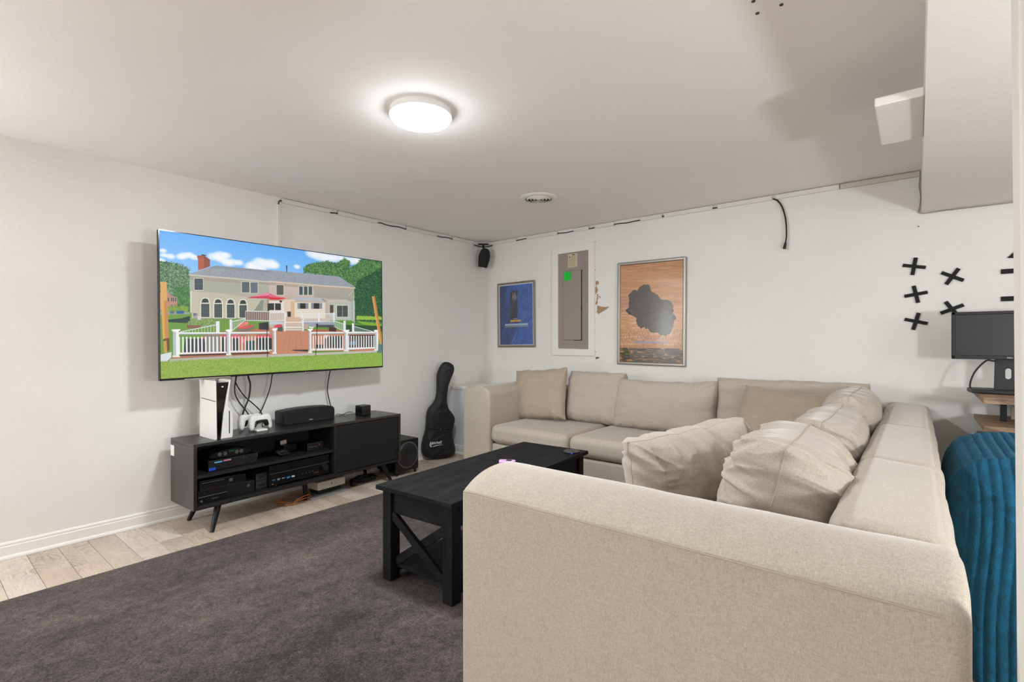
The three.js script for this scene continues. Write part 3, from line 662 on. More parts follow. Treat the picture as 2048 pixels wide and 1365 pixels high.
p('#b8b4a8',46,771,542,762,646,761,646,785,542,786,46,793);
p('#c4beb2',646,765,941,761,1547,757,1547,775,941,782,646,783);
p('#b07058',97,758,542,755,542,762,46,771,55,764);
p('#f3f5f4',86,611,366,609,366,617,86,620);
p('#9aa6a2',86,620,366,617,366,623,86,626);
p('#eef1f2',86,735,366,736,366,745,86,746);
p('#f0f2f3',94,638,102,638,102,741,94,741);
p('#f0f2f3',114,638,122,638,122,741,114,741);
p('#f0f2f3',134,638,143,638,143,741,134,741);
p('#f0f2f3',155,638,164,638,163,741,155,741);
p('#f0f2f3',176,638,185,638,184,741,176,741);
p('#f0f2f3',197,638,206,638,206,741,197,741);
p('#f0f2f3',218,637,227,637,227,741,218,741);
p('#f0f2f3',240,637,249,637,249,741,240,741);
p('#f0f2f3',262,637,271,637,271,741,262,741);
p('#f0f2f3',284,637,293,637,293,741,284,741);
p('#f0f2f3',306,637,316,637,316,741,306,741);
p('#f0f2f3',329,637,339,637,338,741,329,741);
p('#f0f2f3',352,637,362,637,361,741,352,741);
p('#f3f5f4',391,607,647,604,647,613,391,617);
p('#9aa6a2',391,617,647,613,647,619,391,624);
p('#eef1f2',390,731,647,731,647,742,390,743);
p('#f0f2f3',399,636,406,636,406,737,399,737);
p('#f0f2f3',419,636,426,636,426,737,419,737);
p('#f0f2f3',440,636,447,636,447,737,440,737);
p('#f0f2f3',461,636,468,636,467,737,460,737);
p('#f0f2f3',482,636,489,636,488,737,481,737);
p('#f0f2f3',503,635,510,635,510,737,502,737);
p('#f0f2f3',524,635,531,635,531,737,524,737);
p('#f0f2f3',546,635,553,635,553,737,545,737);
p('#f0f2f3',568,635,575,635,575,737,567,737);
p('#f0f2f3',590,635,597,635,597,737,589,737);
p('#f0f2f3',612,635,620,635,619,737,612,737);
p('#f0f2f3',634,635,642,635,642,737,634,737);
p('#f3f5f4',961,603,1234,601,1234,611,961,615);
p('#9aa6a2',961,615,1234,611,1234,618,961,622);
p('#eef1f2',961,730,1233,733,1233,745,961,744);
p('#f0f2f3',970,632,979,632,978,738,969,738);
p('#f0f2f3',991,632,1000,632,1000,738,991,738);
p('#f0f2f3',1013,632,1022,632,1022,738,1013,738);
p('#f0f2f3',1035,632,1044,632,1044,739,1035,738);
p('#f0f2f3',1057,632,1067,632,1066,739,1057,739);
p('#f0f2f3',1080,632,1089,632,1089,739,1079,739);
p('#f0f2f3',1102,632,1112,632,1111,739,1102,739);
p('#f0f2f3',1125,632,1135,632,1134,739,1125,739);
p('#f0f2f3',1148,632,1158,632,1158,740,1148,739);
p('#f0f2f3',1172,632,1181,632,1181,740,1171,740);
p('#f0f2f3',1195,632,1205,632,1205,740,1195,740);
p('#f0f2f3',1219,632,1229,632,1229,740,1218,740);
p('#f3f5f4',1265,601,1528,599,1528,610,1265,613);
p('#9aa6a2',1265,613,1528,610,1528,617,1265,621);
p('#eef1f2',1264,729,1528,728,1528,740,1264,744);
p('#f0f2f3',1274,632,1283,632,1282,737,1273,737);
p('#f0f2f3',1297,632,1306,632,1305,737,1296,737);
p('#f0f2f3',1320,632,1329,632,1329,737,1319,737);
p('#f0f2f3',1343,632,1352,632,1352,737,1343,737);
p('#f0f2f3',1367,632,1376,632,1376,737,1366,736);
p('#f0f2f3',1391,632,1400,632,1400,736,1390,736);
p('#f0f2f3',1415,632,1424,632,1424,736,1414,736);
p('#f0f2f3',1439,632,1449,632,1448,736,1438,736);
p('#f0f2f3',1463,632,1473,632,1473,736,1463,736);
p('#f0f2f3',1488,632,1498,632,1498,736,1488,735);
p('#f0f2f3',1513,632,1523,632,1523,735,1513,735);
p('#f0f1f2',646,728,663,729,663,735,646,735);
p('#b9c4c8',65,607,81,606,81,761,65,760);
p('#f5f5f4',81,606,97,606,97,762,81,761);
p('#fbfbf6',57,596,68,592,105,591,105,597,96,606,67,607);
p('#eeeae0',63,751,99,752,102,764,60,762);
p('#b9c4c8',368,606,380,606,380,759,368,759);
p('#f5f5f4',380,606,392,606,392,760,380,759);
p('#fbfbf6',359,595,372,590,402,590,402,596,391,606,370,606);
p('#eeeae0',365,749,394,750,398,762,362,761);
p('#b9c4c8',672,597,683,597,682,758,672,758);
p('#f5f5f4',683,597,693,597,693,758,682,758);
p('#fbfbf6',661,585,677,580,704,579,704,586,691,597,674,597);
p('#eeeae0',669,747,695,747,700,761,665,760);
p('#b9c4c8',940,597,949,597,949,759,939,758);
p('#f5f5f4',949,597,959,597,959,759,949,759);
p('#fbfbf6',927,584,945,579,972,578,972,586,957,597,942,597);
p('#eeeae0',936,747,962,747,967,762,931,761);
p('#b9c4c8',1239,605,1255,605,1254,755,1239,754);
p('#f5f5f4',1255,605,1270,605,1270,755,1254,755);
p('#fbfbf6',1225,591,1245,585,1285,584,1285,592,1268,605,1242,605);
p('#eeeae0',1235,742,1273,743,1279,758,1230,757);
p('#b9c4c8',1528,603,1546,603,1545,757,1528,756);
p('#f5f5f4',1546,603,1563,603,1563,757,1545,757);
p('#fbfbf6',1513,588,1535,582,1580,581,1580,590,1560,603,1532,603);
p('#eeeae0',1524,743,1567,744,1573,760,1518,759);
l('#26292c',5,630,583,632,787);
p('#26292c',620,548,641,548,639,576,622,576);
p('#2c2f32',997,540,1015,540,1012,568,999,568);
l('#26292c',5,1006,568,992,791);
p('#e0a85e',3,310,36,307,37,478,6,480);
p('#e3a75c',6,420,38,419,45,646,13,653);
p('#c98c48',21,420,38,419,45,646,24,651);
p('#6d4f26',15,651,46,644,47,717,33,735,18,735);
p('#d09a50',15,664,32,661,35,735,18,735);
p('#c98a48',1501,303,1530,296,1599,645,1598,720,1579,709);
p('#e2a868',1501,303,1511,300,1592,704,1579,704);
p('#dfe3ea',-4,745,58,730,55,762,33,787,-4,786);
p('#5d7d86',1560,704,1599,704,1598,779,1559,778);
lf(['#8bb043', '#a3bf55', '#6f9a38', '#b5b85a'],900,-6,793,204,783,646,783,645,896,274,897,-6,900);
lf(['#86b043', '#9dc055', '#6f9a38', '#b5c060'],900,646,787,971,783,1598,779,1604,892,1073,894,645,896);
  for (let i = 0; i < 60000; i++) { const v = r() < 0.5 ? 0 : 255; c.fillStyle = `rgba(${v},${v},${v},${0.05 * r()})`; c.fillRect(1600 * r(), 190 + 700 * r(), 2 + 3 * r(), 1.5); }
});
{
  const t = thing('television', 'large flat television on the left wall showing a house with a deck', 'television', [0.2396, 1.3804, 2.3291], Math.PI / 2 + 0.0256);
  const w = 1.629, h = 0.9052; t.rotation.order = 'YXZ'; t.rotation.z = 0.009;
  part('housing', rb(w, h, 0.026, 0.004, 2, 0, 0, -0.014), black, t);
  part('rear_cover', rb(w * 0.7, h * 0.62, 0.04, 0.012, 3, 0, -0.08, -0.045), black, t);
  part('bezel', merge(bx(w, 0.005, 0.004, 0, h / 2 - 0.0025, 0.001), bx(w, 0.013, 0.004, 0, -h / 2 + 0.0065, 0.001), bx(0.005, h, 0.004, -w / 2 + 0.0025, 0, 0.001), bx(0.005, h, 0.004, w / 2 - 0.0025, 0, 0.001)), blackGloss, t);
  part('screen', new THREE.PlaneGeometry(w - 0.01, h - 0.018).translate(0, 0.004, 0.0008), new THREE.MeshStandardMaterial({ color: 0x050505, roughness: 0.5, emissive: 0xffffff, emissiveMap: tvTex, emissiveIntensity: 0.92 }), t);
  part('badge', rb(0.05, 0.012, 0.012, 0.004, 2, 0.13, -h / 2 - 0.004, 0), chrome, t);
  part('silver_strip', rb(0.27, 0.01, 0.006, 0.002, 2, -0.55, -h / 2 + 0.0, 0.001), silver, t);  // thin silver strip along the lower left edge
  part('mount_plate', rb(0.4, 0.4, 0.012, 0.003, 1, 0, 0, -0.07), blackMetal, t);
  for (const s of [-0.1, 0.1]) part('mount_arm', bx(0.05, 0.06, 0.15, s, 0, -0.148), blackMetal, t);
}
// ---------- cables under the television ----------
const cab = (pts, r, label) => tag(part('cable', tube(pts, r, 60), rubber, scene), label, 'cable', 'black cables hanging below the television');
cab([[0.13, 1.0, 2.641], [0.09, 0.913, 2.641], [0.07, 0.807, 2.641], [0.07, 0.735, 2.614], [0.07, 0.652, 2.557], [0.055, 0.6, 2.53], [0.04, 0.5, 2.51]], 0.0045, 'leftmost black cable below the television, curving behind the controllers');
cab([[0.13, 1.0, 2.634], [0.085, 0.9, 2.638], [0.078, 0.86, 2.634], [0.078, 0.772, 2.581], [0.07, 0.711, 2.518], [0.07, 0.655, 2.468], [0.066, 0.601, 2.448], [0.045, 0.53, 2.442], [0.04, 0.46, 2.442]], 0.0042, 'black cable below the television running diagonally to the right across the others');
cab([[0.13, 1.0, 2.562], [0.09, 0.913, 2.559], [0.088, 0.855, 2.545], [0.086, 0.765, 2.552], [0.08, 0.692, 2.576], [0.065, 0.63, 2.588], [0.04, 0.5, 2.588]], 0.006, 'thickest black cable below the television, bowed to the right');
cab([[0.13, 1.0, 2.38], [0.09, 0.917, 2.389], [0.086, 0.824, 2.402], [0.084, 0.719, 2.438], [0.08, 0.65, 2.468], [0.06, 0.6, 2.492], [0.04, 0.5, 2.5]], 0.004, 'black cable below the television leaning left towards the controllers');
cab([[0.13, 1.0, 1.905], [0.07, 0.922, 1.911], [0.05, 0.785, 1.924], [0.05, 0.724, 1.919], [0.05, 0.632, 1.897], [0.045, 0.56, 1.882], [0.04, 0.46, 1.88]], 0.0042, 'single black cable below the right part of the television');

// ---------- media console ----------
const SX = 0.2477, SZ = 2.2453, SR = Math.PI / 2 + 0.0384;        // local x runs to the right seen from the room, z towards the room
const stand = thing('media_console', 'low black wood-grain media console with open shelves and one door', 'media console', [SX, 0, SZ], SR);
{
  const w = 1.5706, d = 0.3448, b = 0.1514, t = 0.5488, k = 0.02, f = d / 2;
  part('top', buv(rb(w, k, d, 0.002, 1, 0, t - k / 2, 0)), litBlackWood, stand);
  part('bottom', buv(rb(w - 2 * k, k, d, 0.002, 1, 0, b + k / 2, 0)), shadedShelfWood, stand);
  for (const s of [-1, 1]) part('side_panel', buv(rb(k, t - b - k, d, 0.002, 1, s * (w - k) / 2, (b + t - k) / 2, 0), 1), litBlackWood, stand);
  part('divider', buv(rb(0.022, t - b - 2 * k, d - 0.012, 0.001, 1, 0.165, (b + t) / 2, 0.004), 1), shadedShelfWood, stand);
  part('shelf', buv(rb(0.155 + w / 2 - k, 0.018, d - 0.03, 0.001, 1, (0.154 - w / 2 + k) / 2, 0.345, 0.004)), shadedShelfWood, stand);
  part('back_panel', bx(w - 0.02, t - b - 0.02, 0.004, 0, (b + t) / 2, -f + 0.003), blackMatte, stand);
  part('door', buv(rb(w / 2 - k - 0.182, t - b - 2 * k - 0.008, 0.016, 0.002, 1, (w / 2 - k + 0.179) / 2, (b + t) / 2, f - 0.014)), doorWood, stand);
  for (const [x, z, sx, sz] of [[-0.63, f - 0.045, -1, 1], [-0.63, -f + 0.05, -1, -1], [0.63, f - 0.045, 1, 1], [0.63, -f + 0.05, 1, -1], [-0.01, f - 0.12, 0, 0.2]]) part('leg', bar([x, b, z], [x + sx * 0.055, 0.001, z + sz * 0.045], 0.02, 0.012, 18), blackMetal, stand);
  part('price_sticker', bx(0.001, 0.066, 0.055, -w / 2 - 0.0005, 0.474, -f + 0.03), whitePlastic, stand);
}
// point on the console in room coordinates from its own axes
const onStand = (x, y, z) => [SX + x * Math.cos(SR) + z * Math.sin(SR), y, SZ - x * Math.sin(SR) + z * Math.cos(SR)];
const st = (name, label, cat, x, y, z, ry = 0, group) => thing(name, label, cat, onStand(x, y, z), SR + ry, group);
const TOP = 0.5492, SH = 0.3545, BOT = 0.1719;
const inShelf = 'devices inside the media console';
{ // white upright game console
  const t = st('game_console', 'white upright game console with a black centre strip on the media console', 'game console', -0.6, TOP, 0.02);
  const pl = (pts, z0, z1, mat, name, bev = 0.006) => part(name, extrude(shapeOf(pts), z1 - z0, bev, 3), mat, t, [0, 0, z0]);
  pl([[-0.05, 0], [-0.038, 0], [-0.04, 0.18], [-0.043, 0.362], [-0.052, 0.366], [-0.0475, 0.24], [-0.0475, 0.16]], -0.115, 0.112, whitePlastic, 'side_plate', 0.003);
  pl([[-0.038, 0], [-0.016, 0], [-0.002, 0.16], [0.033, 0.352], [-0.041, 0.352]], -0.11, 0.106, blackGloss, 'core', 0.004);
  pl([[-0.015, 0], [0.052, 0], [0.056, 0.02], [0.056, 0.13], [0.05, 0.165], [0.026, 0.2], [0.033, 0.29], [0.043, 0.366], [0.034, 0.362], [0.018, 0.27], [0.0, 0.16]], -0.115, 0.111, whitePlastic, 'side_plate', 0.004);
  part('disc_slot', rb(0.006, 0.142, 0.004, 0.001, 1, 0.034, 0.1, 0.1105), blackGloss, t);
  part('plate_gap', bx(0.003, 0.0035, 0.2, -0.0482, 0.242, 0.0), black, t, [0, 0, 0], [0.05, 0, 0]);
  part('logo', rb(0.012, 0.007, 0.002, 0.0009, 1, -0.005, 0.325, 0.1065), whitePlastic, t);
}
function controller(name, label, x, y, z, tilt) {
  const t = st(name, label, 'game controller', x, y, z, 0.1); t.rotation.order = 'YXZ'; t.rotation.x = tilt;
  const half = [[0, 0.102], [0.03, 0.104], [0.05, 0.106], [0.066, 0.1], [0.074, 0.085], [0.08, 0.05], [0.079, 0.02], [0.07, 0.004], [0.06, 0.004], [0.05, 0.02], [0.04, 0.038], [0.025, 0.044], [0, 0.044]];
  const full = [...half, ...half.slice(1, -1).reverse().map(([a, b]) => [-a, b])];
  part('shell', smooth(extrude(splineShape(full), 0.04, 0.016, 6), 1.2), whitePlastic, t, [0, 0, -0.02]);
  part('centre_panel', smooth(extrude(splineShape([[-0.03, 0.068], [0.03, 0.068], [0.046, 0.06], [0.05, 0.035], [0.044, 0.024], [0.036, 0.036], [0.02, 0.046], [-0.02, 0.046], [-0.036, 0.036], [-0.044, 0.024], [-0.05, 0.035], [-0.046, 0.06]]), 0.044, 0.006, 3), 1.2), black, t, [0, 0, -0.02]);
  part('touchpad', rb(0.05, 0.028, 0.006, 0.003, 2, 0, 0.086, 0.0195), M(0xf0efec, 0.4), t);
  for (const s of [-1, 1]) part('thumbstick', cyl(0.011, 0.009, 0.012, 18).rotateX(Math.PI / 2), black, t, [s * 0.024, 0.056, 0.03]);
}
controller('game_controller', 'front white game controller on the charging dock', -0.318, TOP + 0.004, 0.03, -0.18);
controller('game_controller', 'rear white game controller half hidden on the charging dock', -0.345, TOP + 0.004, -0.05, -0.18);
{ const t = st('charging_dock', 'white controller charging dock under the two game controllers', 'charging dock', -0.325, TOP, 0.0);
  part('base', rb(0.075, 0.014, 0.12, 0.005, 3, 0, 0.007, 0.005), whitePlastic, t); part('post', extrude(shapeOf([[-0.032, 0.012], [0.032, 0.012], [0.024, 0.05], [-0.024, 0.05]]), 0.028, 0.003, 2), M(0xd9d9da, 0.3), t, [0, 0, -0.03]); }
{ // centre speaker
  const t = st('centre_speaker', 'long black centre speaker with an arched top on the media console', 'speaker', 0.085, TOP, -0.1, -0.02);
  const s = new THREE.Shape(); s.moveTo(-0.208, 0.0); s.lineTo(0.208, 0.0); s.lineTo(0.209, 0.07); s.quadraticCurveTo(0.208, 0.1, 0.18, 0.103); s.quadraticCurveTo(0.0, 0.118, -0.19, 0.1); s.quadraticCurveTo(-0.209, 0.098, -0.209, 0.085); s.closePath();
  part('cabinet', extrude(s, 0.11, 0.004, 2), black, t, [0, 0, -0.055]);
  part('grille', extrude(s, 0.02, 0.004, 2).scale(0.985, 0.97, 1), blackMatte, t, [0, 0.001, 0.05]);
  part('badge', new THREE.SphereGeometry(1, 20, 10).scale(0.017, 0.0055, 0.002), chrome, t, [0.008, 0.018, 0.0708]);
}
{ const t = st('media_box', 'small black cube shaped streaming box near the right end of the media console', 'media box', 0.535, TOP, 0.0, 0.06);
  part('case', rb(0.092, 0.082, 0.085, 0.005, 3, 0, 0.041, 0), blackGloss, t); part('front_panel', rb(0.084, 0.04, 0.003, 0.001, 1, 0, 0.026, 0.043), blackMatte, t); part('lid', rb(0.088, 0.003, 0.081, 0.001, 1, 0, 0.083, 0), greyPlastic, t); }
tag(part('cable', tube([[0.13, TOP + 0.02, 1.74], [0.11, TOP + 0.022, 1.775], [0.09, TOP + 0.006, 1.81], [0.05, TOP + 0.005, 1.84], [0.03, TOP - 0.03, 1.85]], 0.0028, 30), rubber, scene), 'thin dark cable behind the small cube box', 'cable');
// upper shelf
{ const t = st('set_top_box', 'flat black box with cyan and pink bars on the upper console shelf', 'set-top box', -0.53, SH, 0.0, 0, inShelf);
  part('case', rb(0.3, 0.062, 0.22, 0.004, 2, 0, 0.033, 0), black, t); part('coloured_bar', rb(0.046, 0.008, 0.004, 0.002, 1, -0.092, 0.051, 0.1105), glow(0x6fc8ee, 0.55), t); part('coloured_bar', rb(0.046, 0.008, 0.004, 0.002, 1, -0.04, 0.053, 0.1105), glow(0xf08aa8, 0.55), t);  // cyan and pink bars with an emissive colour
  part('label', rb(0.04, 0.018, 0.002, 0.001, 1, -0.128, 0.013, 0.111), M(0x1d4fc4, 0.5), t); part('status_light', rb(0.006, 0.006, 0.002, 0.001, 1, 0.062, 0.05, 0.111), glow(0xc02038, 0.5), t); part('bracket', rb(0.004, 0.026, 0.012, 0.001, 1, 0.148, 0.055, 0.106), chrome, t); }
{ const t = st('game_pad_dock', 'dark device with four round buttons lying on the flat black box', 'electronic device', -0.53, SH + 0.0645, 0.0, 0, inShelf);
  part('case', extrude(splineShape([[-0.125, 0.006], [-0.12, 0.03], [-0.06, 0.044], [0, 0.05], [0.06, 0.044], [0.12, 0.03], [0.125, 0.006], [0.06, 0.001], [-0.06, 0.001]]), 0.12, 0.004, 2), blackMatte, t, [0, 0, -0.05]);
  for (const x of [-0.068, -0.036, 0.036, 0.064]) part('button', cyl(0.0125, 0.0125, 0.004, 22).rotateX(Math.PI / 2), M(0x6a6a66, 0.5), t, [x, 0.024, 0.071]);
  part('display', rb(0.034, 0.01, 0.002, 0.001, 1, 0.004, 0.034, 0.0705), glow(0x1f7a4a, 0.25), t); }
{ const t = st('power_adapter', 'black power adapter with a pale label at the back of the upper shelf', 'power adapter', -0.075, SH, -0.06, 0.1, inShelf);
  part('case', rb(0.11, 0.05, 0.06, 0.005, 2, 0, 0.026, 0), black, t); part('label', rb(0.05, 0.028, 0.002, 0.0008, 1, -0.02, 0.068, -0.02), M(0xc2b8a4, 0.7), t, [0, 0, 0], [0, 0, 0.05]); part('label_stand', rb(0.05, 0.03, 0.016, 0.001, 1, -0.02, 0.064, -0.03), blackMatte, t); }
{ const pts = sag(120, (u) => { const a = u * 40; return [0.05 * Math.cos(a) * (0.7 + 0.3 * Math.sin(a * 0.37)), 0.012 + 0.014 * (1 + Math.sin(a * 0.61)), 0.03 * Math.sin(a) * (0.7 + 0.3 * Math.cos(a * 0.23))]; });
  const t = st('cable_coil', 'tangled coil of dark cable in the middle of the upper console shelf', 'cable', -0.18, SH, 0.06, 0, inShelf); part('cord', tube(pts, 0.0026, 360, 6), M(0x26262a, 0.35), t); }
{ const t = st('network_switch', 'small black box with a red light at the right of the upper shelf', 'electronic device', 0.06, SH, 0.03, 0, inShelf); part('case', rb(0.13, 0.058, 0.1, 0.004, 2, 0, 0.03, 0), black, t); part('status_light', rb(0.012, 0.012, 0.002, 0.001, 1, 0.03, 0.04, 0.0505), glow(0x8a1020, 0.45), t); part('vent', rb(0.06, 0.004, 0.002, 0.0009, 1, -0.02, 0.03, 0.0505), greyPlastic, t); }
// lower shelf
{ const t = st('game_console', 'black slim game console with a round chrome button, topmost of the lower stack', 'game console', -0.6, BOT + 0.0785, 0.0, 0, inShelf);
  part('case', extrude(shapeOf([[-0.138, 0], [0.138, 0], [0.138, 0.05], [0.1, 0.058], [-0.138, 0.062]]), 0.25, 0.005, 2), blackGloss, t, [0, 0, -0.12]); part('power_button', cyl(0.0115, 0.0115, 0.003, 24).rotateX(Math.PI / 2), chrome, t, [0.043, 0.034, 0.131]); part('disc_tray', rb(0.13, 0.003, 0.002, 0.0008, 1, -0.06, 0.046, 0.1305), greyPlastic, t); }
{ const t = st('game_console', 'large black game console with a silver disc slot, lowest in the console', 'game console', -0.576, BOT, -0.01, 0, inShelf);
  part('case', rb(0.34, 0.076, 0.27, 0.003, 2, 0, 0.039, 0), black, t); part('front_panel', rb(0.168, 0.074, 0.004, 0.001, 1, -0.085, 0.039, 0.137), blackGloss, t); part('disc_slot', rb(0.165, 0.003, 0.004, 0.001, 1, -0.086, 0.042, 0.1385), chrome, t); part('logo', cyl(0.007, 0.007, 0.002, 20).rotateX(Math.PI / 2), greyPlastic, t, [-0.15, 0.018, 0.1395]); part('lettering', rb(0.035, 0.004, 0.002, 0.0009, 1, -0.075, 0.02, 0.1392), greyPlastic, t); part('power_button', cyl(0.009, 0.009, 0.002, 20).rotateX(Math.PI / 2), greyPlastic, t, [0.13, 0.05, 0.1355]); }
for (const [y, label] of [[BOT, 'lower of two small black drives beside the lower game console'], [BOT + 0.0525, 'upper of two small black drives beside the lower game console']]) {
  const t = st('hard_drive', label, 'hard drive', -0.345, y, 0.04, 0, inShelf); part('case', rb(0.078, 0.051, 0.11, 0.004, 2, 0, 0.026, 0), greyPlastic === 0 ? black : M(0x26262a, 0.5), t); part('front_slot', rb(0.04, 0.012, 0.002, 0.001, 1, 0, 0.026, 0.0555), black, t); }
{ // receiver
  const t = st('audio_receiver', 'black audio receiver with a volume knob and lit display on the lower shelf', 'receiver', -0.085, BOT, 0.0, 0, inShelf);
  part('chassis', rb(0.44, 0.13, 0.27, 0.003, 2, 0, 0.075, -0.015), blackMatte, t); part('front_panel', rb(0.455, 0.138, 0.014, 0.003, 2, 0, 0.079, 0.127), blackGloss, t);
  for (const s of [-0.17, 0.17]) part('foot', cyl(0.018, 0.016, 0.012, 20), silver, t, [s, 0.006, 0.1]);
  part('volume_knob', cyl(0.022, 0.024, 0.022, 32).rotateX(Math.PI / 2), black, t, [0.18, 0.062, 0.143]);
  part('display', new THREE.PlaneGeometry(0.175, 0.024), new THREE.MeshStandardMaterial({ color: 0x050505, roughness: 0.3, emissive: 0xffffff, emissiveIntensity: 0.55, emissiveMap: canvasTex(350, 48, (c, w, h) => { c.fillStyle = '#000'; c.fillRect(0, 0, w, h); ['#5f7f9c', '#b8c8d4', '#9cb0c2', '#3f9be0', '#dfe8f0'].forEach((k, i) => { c.fillStyle = k; c.globalAlpha = 0.8; for (let j = 0; j < 8; j++) c.fillRect(8 + i * 68 + j * 6.5 * hash(i, j), 6 + 26 * hash(j, i), 12, 5); c.fillRect(10 + i * 68, 10, 46, i > 2 ? 24 : 8); }); }) }), t, [-0.125, 0.045, 0.1345]);
  part('indicator', rb(0.006, 0.006, 0.002, 0.0009, 1, -0.205, 0.022, 0.1345), glow(0xe08a30, 0.6), t);
  for (let i = 0; i < 4; i++) part('button', cyl(0.0065, 0.0065, 0.004, 16).rotateX(Math.PI / 2), M(0x2c2c30, 0.4), t, [0.01 + i * 0.026, 0.05, 0.1355]);
  for (let i = 0; i < 3; i++) part('jack', rb(0.006, 0.005, 0.002, 0.0009, 1, 0.105 + i * 0.013, 0.036, 0.1345), M(0xb89a50, 0.35, { metalness: 0.8 }), t);
  part('trim_line', rb(0.45, 0.002, 0.002, 0.0008, 1, 0, 0.092, 0.1345), greyPlastic, t); for (let i = 0; i < 12; i++) part('vent_slot', rb(0.004, 0.002, 0.2, 0.0009, 1, -0.19 + i * 0.034, 0.1405, -0.02), black, t);
}
// under the console
{ const t = st('router_box', 'cream white network box standing under the media console', 'network box', 0.2, 0.006, 0.0, 0.03); t.position.y = 0.012; part('case', rb(0.24, 0.06, 0.14, 0.006, 3, 0, 0.066, 0), M(0xcfc6b6, 0.5), t); part('logo', cyl(0.005, 0.005, 0.001, 16).rotateX(Math.PI / 2), black, t, [-0.005, 0.068, 0.0705]); part('foot', rb(0.2, 0.036, 0.1, 0.003, 1, 0, 0.018, -0.01), black, t);
  const u = st('plastic_tray', 'clear plastic tray under the cream network box', 'tray', 0.17, 0.0, 0.01, 0.03); part('tray', rb(0.32, 0.011, 0.19, 0.005, 2, 0, 0.006, 0), P({ color: 0xd9dcdc, roughness: 0.25, transmission: 0.7, thickness: 0 }), u); }
{ const t = st('copper_wire', 'loose tangle of copper speaker wire on the floor under the console', 'wire', -0.12, 0, 0.0); const m = M(0xb8703f, 0.4, { metalness: 0.6 });
  for (let k = 0; k < 3; k++) part('strand', tube(sag(14, (u, i) => { const a = u * 6.3 + k; return [0.02 + 0.12 * Math.cos(a) + 0.05 * hash(i, k), 0.008 + 0.02 * k * Math.abs(Math.sin(a * 1.5)), 0.02 + 0.07 * Math.sin(a) + 0.03 * hash(k, i)]; }), 0.0028, 80, 6), m, t); }
{ const t = st('cable_coil', 'heap of black cables on the floor under the right end of the console', 'cable', 0.56, 0, -0.02);
  for (let k = 0; k < 4; k++) part('cord', tube(sag(16, (u, i) => { const a = u * 9 + k * 1.7; return [0.13 * Math.cos(a) * (0.6 + 0.5 * hash(i, k + 5)), 0.008 + 0.03 * hash(k, i + 3), 0.06 * Math.sin(a)]; }), 0.005, 90, 7), rubber, t);
  part('plug', rb(0.03, 0.05, 0.03, 0.005, 2, -0.14, 0.026, 0.05), black, t, [0, 0, 0], [0, 0, 0.1]); }
{ // subwoofer
  const t = thing('subwoofer', 'black cube subwoofer on the floor beside the media console', 'speaker', [0.19, 0, 1.325], Math.PI / 2);
  part('cabinet', rb(0.25, 0.272, 0.27, 0.01, 3, 0, 0.166, -0.004), black, t); for (const x of [-0.1, 0.1]) for (const z of [-0.11, 0.11]) part('foot', cyl(0.012, 0.01, 0.03, 14), black, t, [x, 0.015, z]);
  const L = (pts, m, n, z) => part(n, new THREE.LatheGeometry(pts.map((p) => new THREE.Vector2(...p)), 48).rotateX(Math.PI / 2), m, t, [0, 0.17, z]);
  L([[0.112, 0], [0.114, 0.006], [0.106, 0.009], [0.102, 0.004]], greyPlastic, 'rim', 0.131); L([[0.0005, 0.004], [0.03, 0.006], [0.045, 0.0], [0.082, 0.009], [0.09, 0.015], [0.1, 0.012], [0.103, 0.004]], M(0x1d1d20, 0.4), 'cone', 0.131);
}
